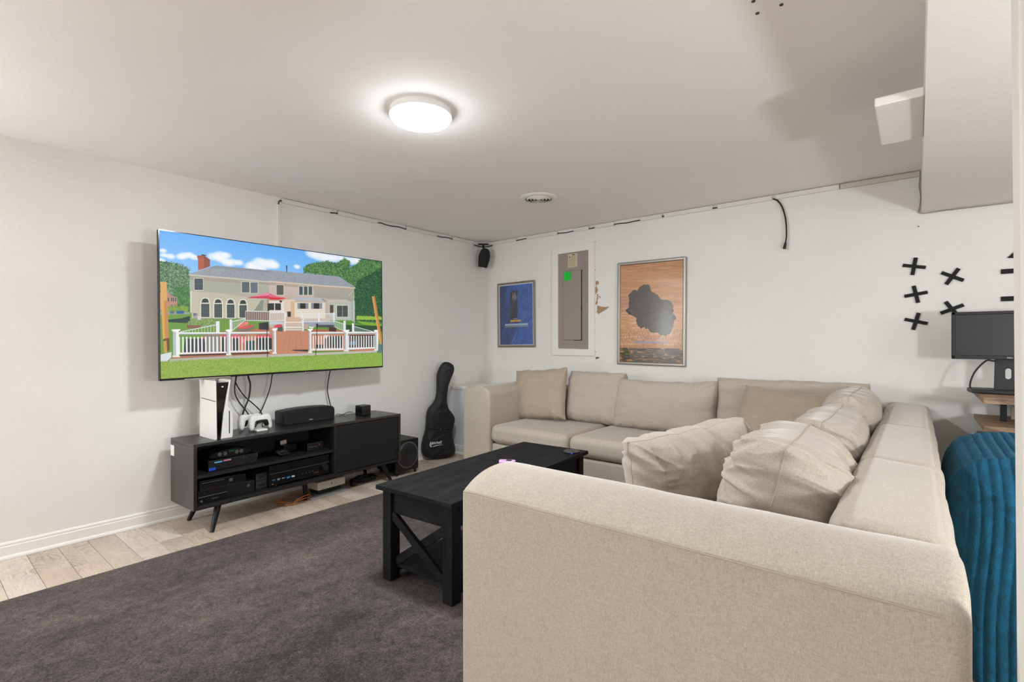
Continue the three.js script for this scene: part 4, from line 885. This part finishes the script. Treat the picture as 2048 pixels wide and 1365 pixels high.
// ---------- guitar bag ----------
{
  const t = thing('guitar_bag', 'black soft guitar bag leaning in the corner beside the sofa', 'guitar bag', [0.135, 0.0, 0.765], Math.PI / 2 - 0.4);
  t.rotation.order = 'YXZ'; t.rotation.x = -0.035;
  const pts = [[0.063, 0.01], [0.133, 0.025], [0.154, 0.085], [0.13, 0.199], [0.133, 0.286], [0.154, 0.372], [0.138, 0.427], [0.094, 0.485], [0.075, 0.551], [0.077, 0.617], [0.092, 0.714], [0.127, 0.8], [0.152, 0.865], [0.147, 0.914], [0.109, 0.945], [0.063, 0.952], [0.029, 0.928], [-0.003, 0.874], [-0.02, 0.816], [-0.023, 0.719], [-0.031, 0.622], [-0.058, 0.559], [-0.112, 0.498], [-0.131, 0.435], [-0.142, 0.308], [-0.167, 0.225], [-0.184, 0.153], [-0.184, 0.09], [-0.16, 0.045], [-0.095, 0.018], [-0.017, 0.01]];
  let g = smooth(extrude(splineShape(pts), 0.085, 0.028, 6), 1.3); 
  // soft billow over the bag, as a subdivided front sheet
  const nyl = M(0x17171a, 0.62);
  part('body', g, nyl, t, [0, 0, -0.06]);
  const poly = new THREE.SplineCurve([...pts, pts[0]].map((p) => new THREE.Vector2(...p))).getPoints(240);
  const dist = (x, y) => { let d = 9, ins = false; for (let i = 0, j = poly.length - 1; i < poly.length; j = i++) { const a = poly[j], b = poly[i], ex = b.x - a.x, ey = b.y - a.y, k = clamp(((x - a.x) * ex + (y - a.y) * ey) / (ex * ex + ey * ey + 1e-9)); d = Math.min(d, Math.hypot(x - a.x - ex * k, y - a.y - ey * k)); if (a.y > y !== b.y > y && x < ((b.x - a.x) * (y - a.y)) / (b.y - a.y) + a.x) ins = !ins; } return ins ? d : -d; };
  const nx = 46, ny = 120, pos = [], idx = [], ok = [];
  for (let j = 0; j <= ny; j++) for (let i = 0; i <= nx; i++) { const x = -0.19 + 0.345 * i / nx, y = 0.005 + 0.95 * j / ny, d = dist(x, y); ok.push(d > 0.004); const k = clamp(d / 0.05); pos.push(x, y, -0.03 + 0.062 * Math.sqrt(k * (2 - k)) + 0.011 * k * (fbm(x * 14 + y * 5, y * 10 - x * 6, 0, 0, 5, 3) - 0.5) + 0.008 * k * Math.pow(1 - Math.abs(2 * vn(x * 16 + y * 9, y * 16 - x * 7, 0, 0, 8) - 1), 4) + (y < 0.3 - 0.1 * (x + 0.02) && y > 0.03 ? 0.006 * k : 0)); }
  for (let j = 0; j < ny; j++) for (let i = 0; i < nx; i++) { const a = j * (nx + 1) + i, b = a + 1, c = a + nx + 1, d = c + 1; if (ok[a] && ok[b] && ok[c] && ok[d]) idx.push(a, b, d, a, d, c); }
  g = new THREE.BufferGeometry(); g.setAttribute('position', new THREE.Float32BufferAttribute(pos, 3)); g.setIndex(idx); g.computeVertexNormals(); g.setAttribute('uv', new THREE.Float32BufferAttribute(pos.filter((_, i) => i % 3 < 2), 2));
  part('front_panel', g, nyl, t);
  part('pocket_zipper', tube([[-0.135, 0.315, 0.036], [-0.05, 0.306, 0.046], [0.04, 0.297, 0.046], [0.122, 0.288, 0.034]], 0.004, 24, 6), black, t); part('zipper_pull', rb(0.008, 0.012, 0.004, 0.002, 1, -0.015, 0.3, 0.052), chrome, t);
  part('edge_strip', tube(pts.slice(0, 12).map(([x, y]) => [x * 0.96, y, -0.008]), 0.004, 90, 6), black, t);  // thin dark strip up the right side of the bag
  const logo = canvasTex(512, 256, (c, w, h) => { c.clearRect(0, 0, w, h); c.fillStyle = '#f2f0ec'; c.save(); c.transform(1, 0, -0.25, 1, 40, 0); c.font = 'bold 118px sans-serif'; c.fillText('M', 20, 150); c.font = 'bold 100px sans-serif'; c.scale(0.86, 1); c.fillText('itchell', 140, 138); c.restore(); c.beginPath(); c.moveTo(120, 190); c.quadraticCurveTo(280, 165, 440, 172); c.quadraticCurveTo(280, 185, 130, 208); c.closePath(); c.fill(); c.beginPath(); c.moveTo(30, 150); c.lineTo(75, 220); c.lineTo(98, 205); c.lineTo(62, 150); c.fill(); });
  const lg = new THREE.PlaneGeometry(0.175, 0.0875, 14, 8); { const p = lg.attributes.position; for (let i = 0; i < p.count; i++) { const x = p.getX(i) - 0.05, y = p.getY(i) + 0.165, d = clamp(dist(x, y) / 0.05); p.setXYZ(i, x, y, -0.03 + 0.062 * Math.sqrt(d * (2 - d)) + 0.014); } lg.computeVertexNormals(); }
  part('lettering', lg, new THREE.MeshStandardMaterial({ map: logo, transparent: true, roughness: 0.6 }), t);
}
// ---------- rug ----------
const rugTex = tex(1024, 1024, (u, v) => {
  const big = fbm(u * 3, v * 2, 3, 2, 221, 3), brush = fbm(u * 7 + 0.8 * fbm(u * 4, v * 4, 4, 4, 205, 2), v * 3, 7, 3, 201, 5), f = vn(u * 420, v * 420, 420, 420, 203), m = fbm(u * 60, v * 60, 60, 60, 204, 3);
  const n = 73 + (big - 0.5) * 40 + (brush - 0.5) * 64 + (f - 0.5) * 46 + (m - 0.5) * 34; return [n * 1.07, n * 0.96, n * 0.92];
});
const rugBump = tex(1024, 1024, (u, v) => 128 + 130 * (fbm(u * 200, v * 200, 200, 200, 211, 3) - 0.5), false);
{
  const x0 = 0.62, x1 = 2.79, z0 = 1.3, z1 = 4.5, nx = 120, nz = 150, g = new THREE.BoxGeometry(x1 - x0, 0.014, z1 - z0, nx, 1, nz).translate((x0 + x1) / 2, 0.0072, (z0 + z1) / 2), p = g.attributes.position;
  for (let i = 0; i < p.count; i++) { const x = p.getX(i), y = p.getY(i), z = p.getZ(i), e = clamp(Math.min(x - x0, x1 - x, z - z0, z1 - z) / 0.02); if (y > 0.01) p.setY(i, y - 0.006 * (1 - e) * (1 - e) + 0.0035 * (fbm(x * 9, z * 5, 0, 0, 3, 3) - 0.5)); if (e < 0.01) { p.setX(i, x + 0.004 * (fbm(z * 20, 1, 0, 0, 8, 2) - 0.5)); } }
  g.computeVertexNormals();
  tag(part('area_rug', buv(g), P({ color: 0xffffff, roughness: 1, map: rep(rugTex, 0.55), bumpMap: rep(rugBump, 2.2), bumpScale: 0.006, sheen: 0.2, sheenRoughness: 0.7, sheenColor: new THREE.Color(0.5, 0.46, 0.45) }), scene), 'large dark grey brown plush rug on the pale plank floor', 'rug');
}
// ---------- coffee table ----------
{
  const t = thing('coffee_table', 'black wood coffee table with crossed end braces on the rug', 'coffee table', [1.951, 0.014, 2.032], 0.06);
  const w = 0.4727 + 0.02, l = 1.2645, h = 0.456, k = 0.022;
  part('top', buv(rb(w, k, l * 0.56, 0.003, 2, 0, h - k / 2, l * 0.22), 2), tableWood, t);
  part('top', buv(rb(w, k, l * 0.437, 0.003, 2, 0, h - k / 2, -l * 0.2805), 2), tableWood, t);
  const X = w / 2 - 0.05, Z = l / 2 - 0.055, L = 0.058;
  for (const sx of [-1, 1]) for (const sz of [-1, 1]) part('leg', buv(rb(L, h - k, L, 0.003, 2, sx * X, (h - k) / 2, sz * Z), 1), tableWood, t);
  for (const s of [-1, 1]) {
    part('apron', buv(rb(0.018, 0.11, 2 * Z - L, 0.002, 1, s * (X + 0.006), h - k - 0.055, 0), 2), tableWood, t); part('apron', buv(rb(2 * X - L, 0.11, 0.018, 0.002, 1, 0, h - k - 0.055, s * (Z + 0.004))), tableWood, t);
    const a = h - k - 0.115, b = 0.085, W2 = X - L / 2 + 0.004, g = (x0, y0, x1, y1, z) => { const q = rb(Math.hypot(x1 - x0, y1 - y0), 0.04, 0.02, 0.002, 1); q.rotateZ(Math.atan2(y1 - y0, x1 - x0)); q.translate((x0 + x1) / 2, (y0 + y1) / 2, z); return q; };
    part('brace', buv(g(-W2, a, W2, b, s * Z + 0.011 * s)), tableWood, t); part('brace', buv(g(-W2, b, W2, a, s * Z - 0.011 * s)), tableWood, t);
  }
  part('lower_shelf', buv(rb(2 * X - 0.01, 0.018, 2 * Z - 0.01, 0.002, 1, 0, 0.07, 0), 2), tableWood, t);
  part('shelf_rail', buv(merge(rb(0.02, 0.045, 2 * Z - L, 0.002, 1, X, 0.045, 0), rb(0.02, 0.045, 2 * Z - L, 0.002, 1, -X, 0.045, 0)), 2), tableWood, t);
}
{ const t = thing('wireless_charger', 'round grey smart disc with a blue light on the coffee table', 'smart device', [2.1, 0.4705, 1.492], 0.6); part('body', new THREE.LatheGeometry([[0.0005, 0], [0.046, 0], [0.05, 0.003], [0.05, 0.008], [0.047, 0.0105], [0.0005, 0.0115]].map((p) => new THREE.Vector2(...p)), 48), M(0x35373a, 0.4), t); part('status_light', rb(0.008, 0.006, 0.004, 0.0015, 1, 0, 0.004, 0.0495), glow(0x3a50ff, 1.6), t); }
{ const t = thing('pink_gadget', 'small pink and violet gadget on the coffee table by the sofa arm', 'gadget', [1.985, 0.4705, 1.975], 0.4); part('case', extrude(splineShape([[-0.042, -0.02], [0.03, -0.03], [0.045, 0], [0.03, 0.03], [-0.042, 0.02], [-0.05, 0]]), 0.022, 0.006, 3).rotateX(-Math.PI / 2), M(0xd9a6dc, 0.35), t); part('screen', rb(0.03, 0.003, 0.026, 0.001, 1, 0.008, 0.0225, 0), black, t); part('side_band', rb(0.05, 0.009, 0.004, 0.001, 1, -0.01, 0.008, 0.024), M(0x6a5ad0, 0.4), t); }

// ---------- sectional sofa ----------
const sofa = thing('sectional_sofa', 'large beige linen corner sofa with high square arms along the back wall', 'sofa', [2.28, 0, 0.55]);
{
  const at = (x, y, z) => [x - 2.28, y, z - 0.55];
  const armShape = (w, y0 = 0.045, ye = 0.735, crown = 0.79) => { const a = w / 2, s = new THREE.Shape(); s.moveTo(-a, y0); s.lineTo(-a, ye - 0.012); s.quadraticCurveTo(-a, ye + 0.004, -a + 0.02, ye + 0.014); s.bezierCurveTo(-a * 0.45, crown + 0.004, a * 0.3, crown + 0.004, a - 0.04, crown - 0.022); s.quadraticCurveTo(a, crown - 0.04, a, ye - 0.04); s.lineTo(a, y0); s.closePath(); return s; };
  const soft = (g, amp, sd) => { g = smooth(g, 0.9); const p = g.attributes.position, n = g.attributes.normal; for (let i = 0; i < p.count; i++) { const x = p.getX(i), y = p.getY(i), z = p.getZ(i), d = amp * (fbm(x * 5 + z * 4 + sd, y * 5 + z * 3, 0, 0, sd, 3) - 0.5); p.setXYZ(i, x + n.getX(i) * d, y + n.getY(i) * d, z + n.getZ(i) * d); } return buv(g); };
  const ex = (s, L, bev, sd, amp = 0.012) => soft(extrude(s, L, bev, 5, { steps: Math.max(2, Math.round(L / 0.04)), curveSegments: 14 }), amp, sd);
  // near arm: profile across z, run along x
  part('arm', ex(armShape(0.29), 1.08, 0.03, 3, 0.008), sofaMat, sofa, at(2.75, 0, 2.975), [0, Math.PI / 2, 0]);
  part('seam', tube([[2.757, 0.3, 3.106], [2.757, 0.66, 3.107], [2.762, 0.722, 3.107], [2.79, 0.736, 3.119], [3.0, 0.737, 3.12], [3.4, 0.737, 3.12], [3.7, 0.737, 3.12], [3.79, 0.735, 3.119], [3.818, 0.722, 3.108]].map((q) => at(...q)), 0.0016, 120, 6), seamMat, sofa);
  part('arm', ex(armShape(0.3, 0.045, 0.742, 0.785), 1.02, 0.025, 13, 0.008), sofaMat, sofa, at(0.868, 0, 0.03));
  part('seam', tube([[1.0, 0.08, 1.047], [1.0, 0.5, 1.049], [1.0, 0.69, 1.048], [0.985, 0.74, 1.046], [0.93, 0.765, 1.046], [0.8, 0.765, 1.046], [0.735, 0.74, 1.046]].map((q) => at(...q)), 0.002, 80, 6), seamMat, sofa);
  const backShape = (w, top = 0.775) => { const a = w / 2, s = new THREE.Shape(); s.moveTo(-a, 0.045); s.lineTo(-a, top - 0.07); s.quadraticCurveTo(-a, top - 0.005, -a + 0.06, top); s.lineTo(a - 0.05, top - 0.008); s.quadraticCurveTo(a, top - 0.015, a, top - 0.07); s.lineTo(a, 0.045); s.closePath(); return s; };
  // right leg of the corner: three back sections, run along z
  for (const [a, b, top] of [[0.03, 1.16, 0.765], [1.164, 2.07, 0.77], [2.074, 2.85, 0.776]]) part('back_section', ex(backShape(0.23, top), b - a, 0.024, a * 7 + 5, 0.014), sofaMat, sofa, at(3.715, 0, a));
  // leg along the wall: three back sections, run along x
  for (const [a, b] of [[1.02, 1.79], [1.794, 2.7], [2.704, 3.6]]) part('back_section', ex(backShape(0.22, 0.75), b - a, 0.014, a * 3 + 1, 0.01), sofaMat, sofa, at(a, 0, 0.14), [0, Math.PI / 2, 0]);
  part('seat_base', soft(rb(1.75, 0.25, 0.76, 0.02, 3, 0, 0, 0), 0.003, 2), sofaMat, sofa, at(1.895, 0.19, 0.635));
  part('seat_base', soft(rb(0.83, 0.25, 2.58, 0.02, 3, 0, 0, 0), 0.003, 4), sofaMat, sofa, at(3.185, 0.19, 1.545));
  const seat = (x0, x1, z0, z1, sd) => { const g = new RoundedBoxGeometry(x1 - x0, 0.15, z1 - z0, 10, 0.055); const p = g.attributes.position, w = (x1 - x0) / 2, d = (z1 - z0) / 2; for (let i = 0; i < p.count; i++) if (p.getY(i) > 0) { const u = p.getX(i) / w, v = p.getZ(i) / d; p.setY(i, p.getY(i) + 0.022 * (1 - u * u) * (1 - v * v)); } return [soft(g, 0.014, sd), (x0 + x1) / 2, (z0 + z1) / 2]; };
  for (const [x0, x1, z0, z1, sd] of [[1.022, 1.776, 0.24, 1.05, 3], [1.78, 2.77, 0.24, 1.045, 6], [2.775, 3.6, 0.25, 1.05, 9], [2.77, 3.6, 1.055, 1.94, 12], [2.77, 3.6, 1.945, 2.83, 15]]) { const [g, x, z] = seat(x0, x1, z0, z1, sd); part('seat_cushion', g, sofaMat, sofa, at(x, 0.395, z)); }
  for (const [x, z] of [[0.78, 0.1], [0.78, 0.97], [2.6, 0.97], [3.75, 0.1], [3.75, 2.05], [3.75, 3.05], [2.82, 3.05], [2.85, 1.2]]) part('foot', cyl(0.03, 0.024, 0.05, 18), black, sofa, at(x, 0.025, z));
}
// ---------- loose cushions ----------
function pillowGeo(w, h, d, { s = 1, p = 0.5, pinch = 0.05, wr = 0.012, lump = 0.02, n = 60, sagY = 0, edge = 0.006 } = {}) {
  const pos = [], idx = [], N = n + 1;
  for (const side of [1, -1]) for (let j = 0; j <= n; j++) for (let i = 0; i <= n; i++) {
    const U = Math.sin((i / n - 0.5) * Math.PI), W = Math.sin((j / n - 0.5) * Math.PI), au = Math.abs(U), aw = Math.abs(W), o = side > 0 ? 0 : 40;
    const t = Math.pow(1 - au ** 4, p) * Math.pow(1 - aw ** 4, p);
    let x = (w / 2) * U * (1 - pinch * (1 - W * W)), y = (h / 2) * W * (1 - pinch * (1 - U * U)) - sagY * (1 - U * U) * (W > 0 ? W : 0);
    const wn = (a, b, k) => Math.pow(1 - Math.abs(2 * vn(a, b, 0, 0, s * 7 + k + o) - 1), 2.2);
    const e1 = aw ** 3 * (1 - aw ** 12), e2 = au ** 3 * (1 - au ** 12), cor = (au * aw) ** 2;
    const rip = wr * (e1 * (wn(U * 7, W * 1.8, 1) - 0.35) + e2 * (wn(W * 7, U * 1.8, 2) - 0.35) + 1.6 * cor * (wn((U * Math.sign(W) - W * Math.sign(U)) * 6, 3, 3) - 0.4));
    const lo = lump * (fbm(U * 1.6 + s * 3.1, W * 1.6 + o, 0, 0, s, 3) - 0.5) + wr * 0.5 * (fbm(U * 5 + W * 2, W * 3 - U * 2, 0, 0, s + 70 + o, 3) - 0.5);
    const k = t ** 0.5; y += 0.012 * (vn(U * 6, 4, 0, 0, s + 90) - 0.5) * aw; x += 0.01 * (vn(W * 6, 9, 0, 0, s + 95) - 0.5) * au;
    pos.push(x, y + h / 2, side * ((d / 2) * t + k * (rip + lo)) );
  }
  for (const side of [0, 1]) for (let j = 0; j < n; j++) for (let i = 0; i < n; i++) { const a = side * N * N + j * N + i, b = a + 1, c = a + N, q = c + 1; side ? idx.push(a, q, b, a, c, q) : idx.push(a, b, q, a, q, c); }
  let g = new THREE.BufferGeometry(); g.setAttribute('position', new THREE.Float32BufferAttribute(pos, 3)); g.setIndex(idx);
  const rim = []; for (let i = 0; i < n; i += 2) rim.push(i); const row = (j, i) => { const a = (j * N + i) * 3; return [pos[a], pos[a + 1], pos[a + 2]]; };
  const loop = [...rim.map((i) => row(0, i)), ...rim.map((i) => row(i, n)), ...rim.map((i) => row(n, n - i)), ...rim.map((i) => row(n - i, 0))];
  g = BGU.mergeVertices(g, 1e-5); g.computeVertexNormals();
  return [buv(g), new THREE.TubeGeometry(new THREE.CatmullRomCurve3(loop.map((q) => V(...q)), true), 200, edge * 0.28, 5, true)];
}
function pillow(name, label, group, mat, size, opt, pos, rot) {
  const t = thing(name, label, 'cushion', pos, 0, group); t.rotation.order = 'YXZ'; t.rotation.set(...rot);
  const [g, e] = pillowGeo(...size, opt); part('cover', g, mat, t); part('seam', e, mat === tanMat ? M(0xb5a48e, 0.9) : seamMat, t); return t;
}
const backG = 'loose beige back cushions of the corner sofa', SY = 0.468;
pillow('back_cushion', 'beige back cushion beside the tan square pillow, leftmost along the back wall', backG, cushMat, [0.52, 0.43, 0.2], { s: 1, p: 0.28, pinch: 0.01, wr: 0.008 }, [1.64, SY, 0.42], [-0.2, 0, 0]);
pillow('back_cushion', 'wide beige back cushion below the orange poster, with a slightly sagging top', backG, cushMat, [0.8, 0.4, 0.22], { s: 2, p: 0.26, pinch: 0.015, wr: 0.01, sagY: 0.02 }, [2.245, SY, 0.43], [-0.2, 0, 0.01]);
pillow('back_cushion', 'long beige back cushion in the corner behind the leaning tan pillow', backG, cushMat, [0.92, 0.43, 0.2], { s: 3, p: 0.3, pinch: 0.015, wr: 0.016 }, [3.08, SY, 0.38], [-0.2, 0, 0.005]);
pillow('back_cushion', 'plump beige back cushion farthest along the right side, nearest the wall', backG, cushMat, [0.74, 0.425, 0.26], { s: 4, p: 0.36, pinch: 0.01, wr: 0.014 }, [3.44, SY, 0.86], [-0.16, -Math.PI / 2, 0]);
pillow('back_cushion', 'plump beige back cushion in the middle of the right side', backG, cushMat, [0.74, 0.39, 0.28], { s: 5, p: 0.42, pinch: 0.015, wr: 0.028 }, [3.42, SY, 1.58], [-0.18, -Math.PI / 2, 0]);
pillow('back_cushion', 'large creased beige back cushion at the near end, seam towards the camera', backG, cushMat, [0.68, 0.4, 0.34], { s: 6, p: 0.46, pinch: 0.03, wr: 0.055, lump: 0.035, n: 110 }, [3.385, SY, 2.3], [-0.22, -Math.PI / 2 + 0.05, 0.03]);
const throwG = 'loose throw pillows on the corner sofa';
pillow('throw_pillow', 'tan square throw pillow leaning by the left sofa arm', throwG, tanMat, [0.52, 0.45, 0.16], { s: 7, p: 0.5, pinch: 0.05, wr: 0.012 }, [1.2, SY + 0.005, 0.6], [-0.24, 0.1, 0.075]);
pillow('throw_pillow', 'flat tan throw pillow lying back in the sofa corner', throwG, tanMat, [0.58, 0.42, 0.16], { s: 8, p: 0.5, pinch: 0.05, wr: 0.01 }, [3.05, SY, 0.7], [-0.45, -0.3, -0.05]);
pillow('throw_pillow', 'bulky creased cream pillow propped on the seat just beyond the near arm', throwG, cushMat, [0.53, 0.41, 0.32], { s: 9, p: 0.46, pinch: 0.05, wr: 0.04, lump: 0.04, n: 100 }, [3.085, SY - 0.045, 2.175], [0.1, 1.02, 0.13]);
// ---------- blanket ----------
{
  const cx = 4.635, cz = 1.3, a = 0.8, bz = 0.57, h = 0.735, nu = 640, nv = 130, pos = [], idx = [];
  for (let j = 0; j <= nv; j++) for (let i = 0; i <= nu; i++) {
    const u = (i / nu - 0.5) * 2, x = a * u, sc = Math.pow(Math.max(0, 1 - Math.abs(u) ** 11), 1 / 5), th = Math.PI * (j / nv), ce = Math.cos(th), se = Math.sin(th), e = 0.62;
    const fold = 0.05 * Math.pow(1 - Math.abs(2 * vn(x * 1.4 + 3, th * 2.6 + x * 0.9, 0, 0, 12) - 1), 3) * se, big = 0.07 * (fbm(x * 2.2, th * 1.3, 0, 0, 17, 3) - 0.5);
    const wob = 0.012 * Math.sin(th * 3.1 + x * 3) + 0.02 * (vn(x * 3, th * 2, 0, 0, 19) - 0.5), rib = (0.006 + 0.006 * vn(x * 40, th * 3, 0, 0, 23)) * Math.abs(Math.cos((Math.PI * (x + wob)) / 0.029)) ** 0.7 * Math.min(1, sc * 3);
    const sg = (q) => 1 / (1 + Math.exp(q / 0.025)), R = 1 + big + fold + 0.035 * sg(th - 1.72 - 0.3 * x) + 0.035 * sg(th - 1.98 + 0.35 * x) - 0.04, oz = -Math.sign(ce) * Math.abs(ce) ** e * bz * sc * R, oy = Math.abs(se) ** e * h * Math.pow(sc, 0.8) * R, nl = Math.hypot(oz / bz, oy / h) || 1;
    pos.push(cx + x * (1 + 0.05 * big), Math.max(0.004, oy + (rib * oy) / h / nl), cz + oz + (rib * oz) / bz / nl);
  }
  for (let j = 0; j < nv; j++) for (let i = 0; i < nu; i++) { const p = j * (nu + 1) + i, q = p + 1, r = p + nu + 1, s = r + 1; idx.push(p, r, s, p, s, q); }
  const g = new THREE.BufferGeometry(); g.setAttribute('position', new THREE.Float32BufferAttribute(pos, 3)); g.setIndex(idx); g.computeVertexNormals();
  const fuzz = tex(512, 512, (u, v) => 128 + 150 * (fbm(u * 70, v * 70, 70, 70, 301, 3) - 0.5), false);
  const teal = tex(512, 512, (u, v) => { const n = 1 + 0.4 * (fbm(u * 20, v * 20, 20, 20, 305, 4) - 0.5); return [12 * n, 80 * n, 108 * n]; });
  tag(part('plush_blanket', buv(g), P({ color: 0xffffff, map: rep(teal, 2), bumpMap: rep(fuzz, 4), bumpScale: 0.004, roughness: 1, sheen: 0.35, sheenRoughness: 0.5, sheenColor: new THREE.Color(0.1, 0.42, 0.55) }), scene), 'teal ribbed plush blanket heaped between the sofa and the desk', 'blanket');
}
// ---------- desk corner ----------
{
  const t = thing('desk', 'brown wood desk with a raised monitor shelf and black metal posts', 'desk', [4.75, 0, 0.31]), at = (x, z) => [x - 4.75, 0, z - 0.31];
  const slab = (n, y, k, x0, x1, z0, z1) => part(n, buv(rb(x1 - x0, k, z1 - z0, 0.002, 1, (x0 + x1) / 2 - 4.75, y - k / 2, (z0 + z1) / 2 - 0.31)), deskWood, t);
  slab('monitor_shelf', 0.867, 0.03, 4.03, 5.4, 0.02, 0.59); slab('desk_top', 0.72, 0.026, 4.03, 5.4, 0.02, 0.59);
  for (const x of [4.13, 4.75, 5.3]) part('post', rb(0.026, 0.117, 0.03, 0.002, 1, x - 4.75, 0.7785, 0), blackMetal, t);
  part('back_board', buv(rb(1.1, 0.11, 0.014, 0.002, 1, 4.72 - 4.75, 0.778, -0.1)), M(0x9a948c, 0.6), t);
  for (const x of [4.24, 5.34]) for (const z of [0.06, 0.55]) part('leg', rb(0.03, 0.694, 0.03, 0.002, 1, x - 4.75, 0.347, z - 0.31), blackMetal, t);
  slab('lower_shelf', 0.622, 0.016, 4.04, 5.36, 0.06, 0.54); part('shelf_edge', rb(1.32, 0.02, 0.006, 0.001, 1, 4.7 - 4.75, 0.615, 0.233), black, t);
}
{ const t = thing('modem', 'black rounded modem with a blue lit line under the desk top', 'modem', [4.115, 0.6225, 0.45]); part('case', extrude(splineShape([[-0.036, 0], [0.036, 0], [0.037, 0.05], [0.03, 0.068], [-0.024, 0.068], [-0.034, 0.058]]), 0.1, 0.005, 3), blackGloss, t, [0, 0, -0.04]); part('status_light', rb(0.036, 0.003, 0.002, 0.0009, 1, -0.004, 0.04, 0.0605), glow(0x4a78c8, 0.7), t); part('bracket', rb(0.006, 0.05, 0.004, 0.001, 1, -0.032, 0.025, 0.063), chrome, t); }
{
  const t = thing('computer_monitor', 'dark grey computer monitor on a stand on the raised desk shelf', 'monitor', [4.16, 0.8675, 0.3]); const dk = M(0x1b1b1d, 0.5);
  const base = splineShape([[-0.16, -0.09], [0.16, -0.09], [0.17, 0.06], [0.1, 0.09], [-0.1, 0.09], [-0.17, 0.06]]); part('base', extrude(base, 0.022, 0.006, 3).rotateX(-Math.PI / 2), dk, t, [0, 0.001, -0.05]);
  const neck = shapeOf([[-0.062, 0], [0.058, 0], [0.056, 0.25], [-0.056, 0.25]]), hole = new THREE.Path(); hole.absarc(-0.004, 0.11, 0.0125, Math.PI, 0, true); hole.lineTo(0.0085, 0.075); hole.absarc(-0.004, 0.075, 0.0125, 0, Math.PI, true); neck.holes.push(hole);
  part('neck', extrude(neck, 0.02, 0.003, 2), dk, t, [0.0, 0.018, -0.065]);
  const h = 0.268, y = 0.19 + h / 2, s = part('housing', rb(0.485, h, 0.035, 0.007, 3, 0, y, -0.02), dk, t);
  part('bezel', merge(rb(0.485, 0.017, 0.008, 0.003, 2, 0, y + h / 2 - 0.0085, 0.001), rb(0.485, 0.022, 0.008, 0.003, 2, 0, y - h / 2 + 0.011, 0.001), rb(0.017, h, 0.008, 0.003, 2, -0.234, y, 0.001), rb(0.017, h, 0.008, 0.003, 2, 0.234, y, 0.001)), dk, t);
  part('screen', bx(0.452, h - 0.036, 0.002, 0, y + 0.002, -0.0015), M(0x2c2a28, 0.42), t);
  part('maker_lettering', new THREE.PlaneGeometry(0.034, 0.011), new THREE.MeshStandardMaterial({ transparent: true, roughness: 0.4, map: canvasTex(136, 44, (c, w, hh) => { c.clearRect(0, 0, w, hh); c.fillStyle = '#c8c8ca'; c.font = 'bold 40px sans-serif'; c.fillText('DELL', 8, 37); }) }), t, [0, y - h / 2 + 0.011, 0.0056]);
}
tag(part('cable', tube([[4.13, 1.07, 0.24], [4.1, 1.048, 0.25], [4.066, 1.048, 0.25], [4.02, 0.985, 0.25], [3.999, 0.915, 0.255], [4.006, 0.878, 0.262], [4.03, 0.873, 0.24], [4.08, 0.872, 0.12]], 0.0045, 60), rubber, scene), 'black cable looping down behind the computer monitor to the desk', 'cable');

renderer.render(scene, camera);
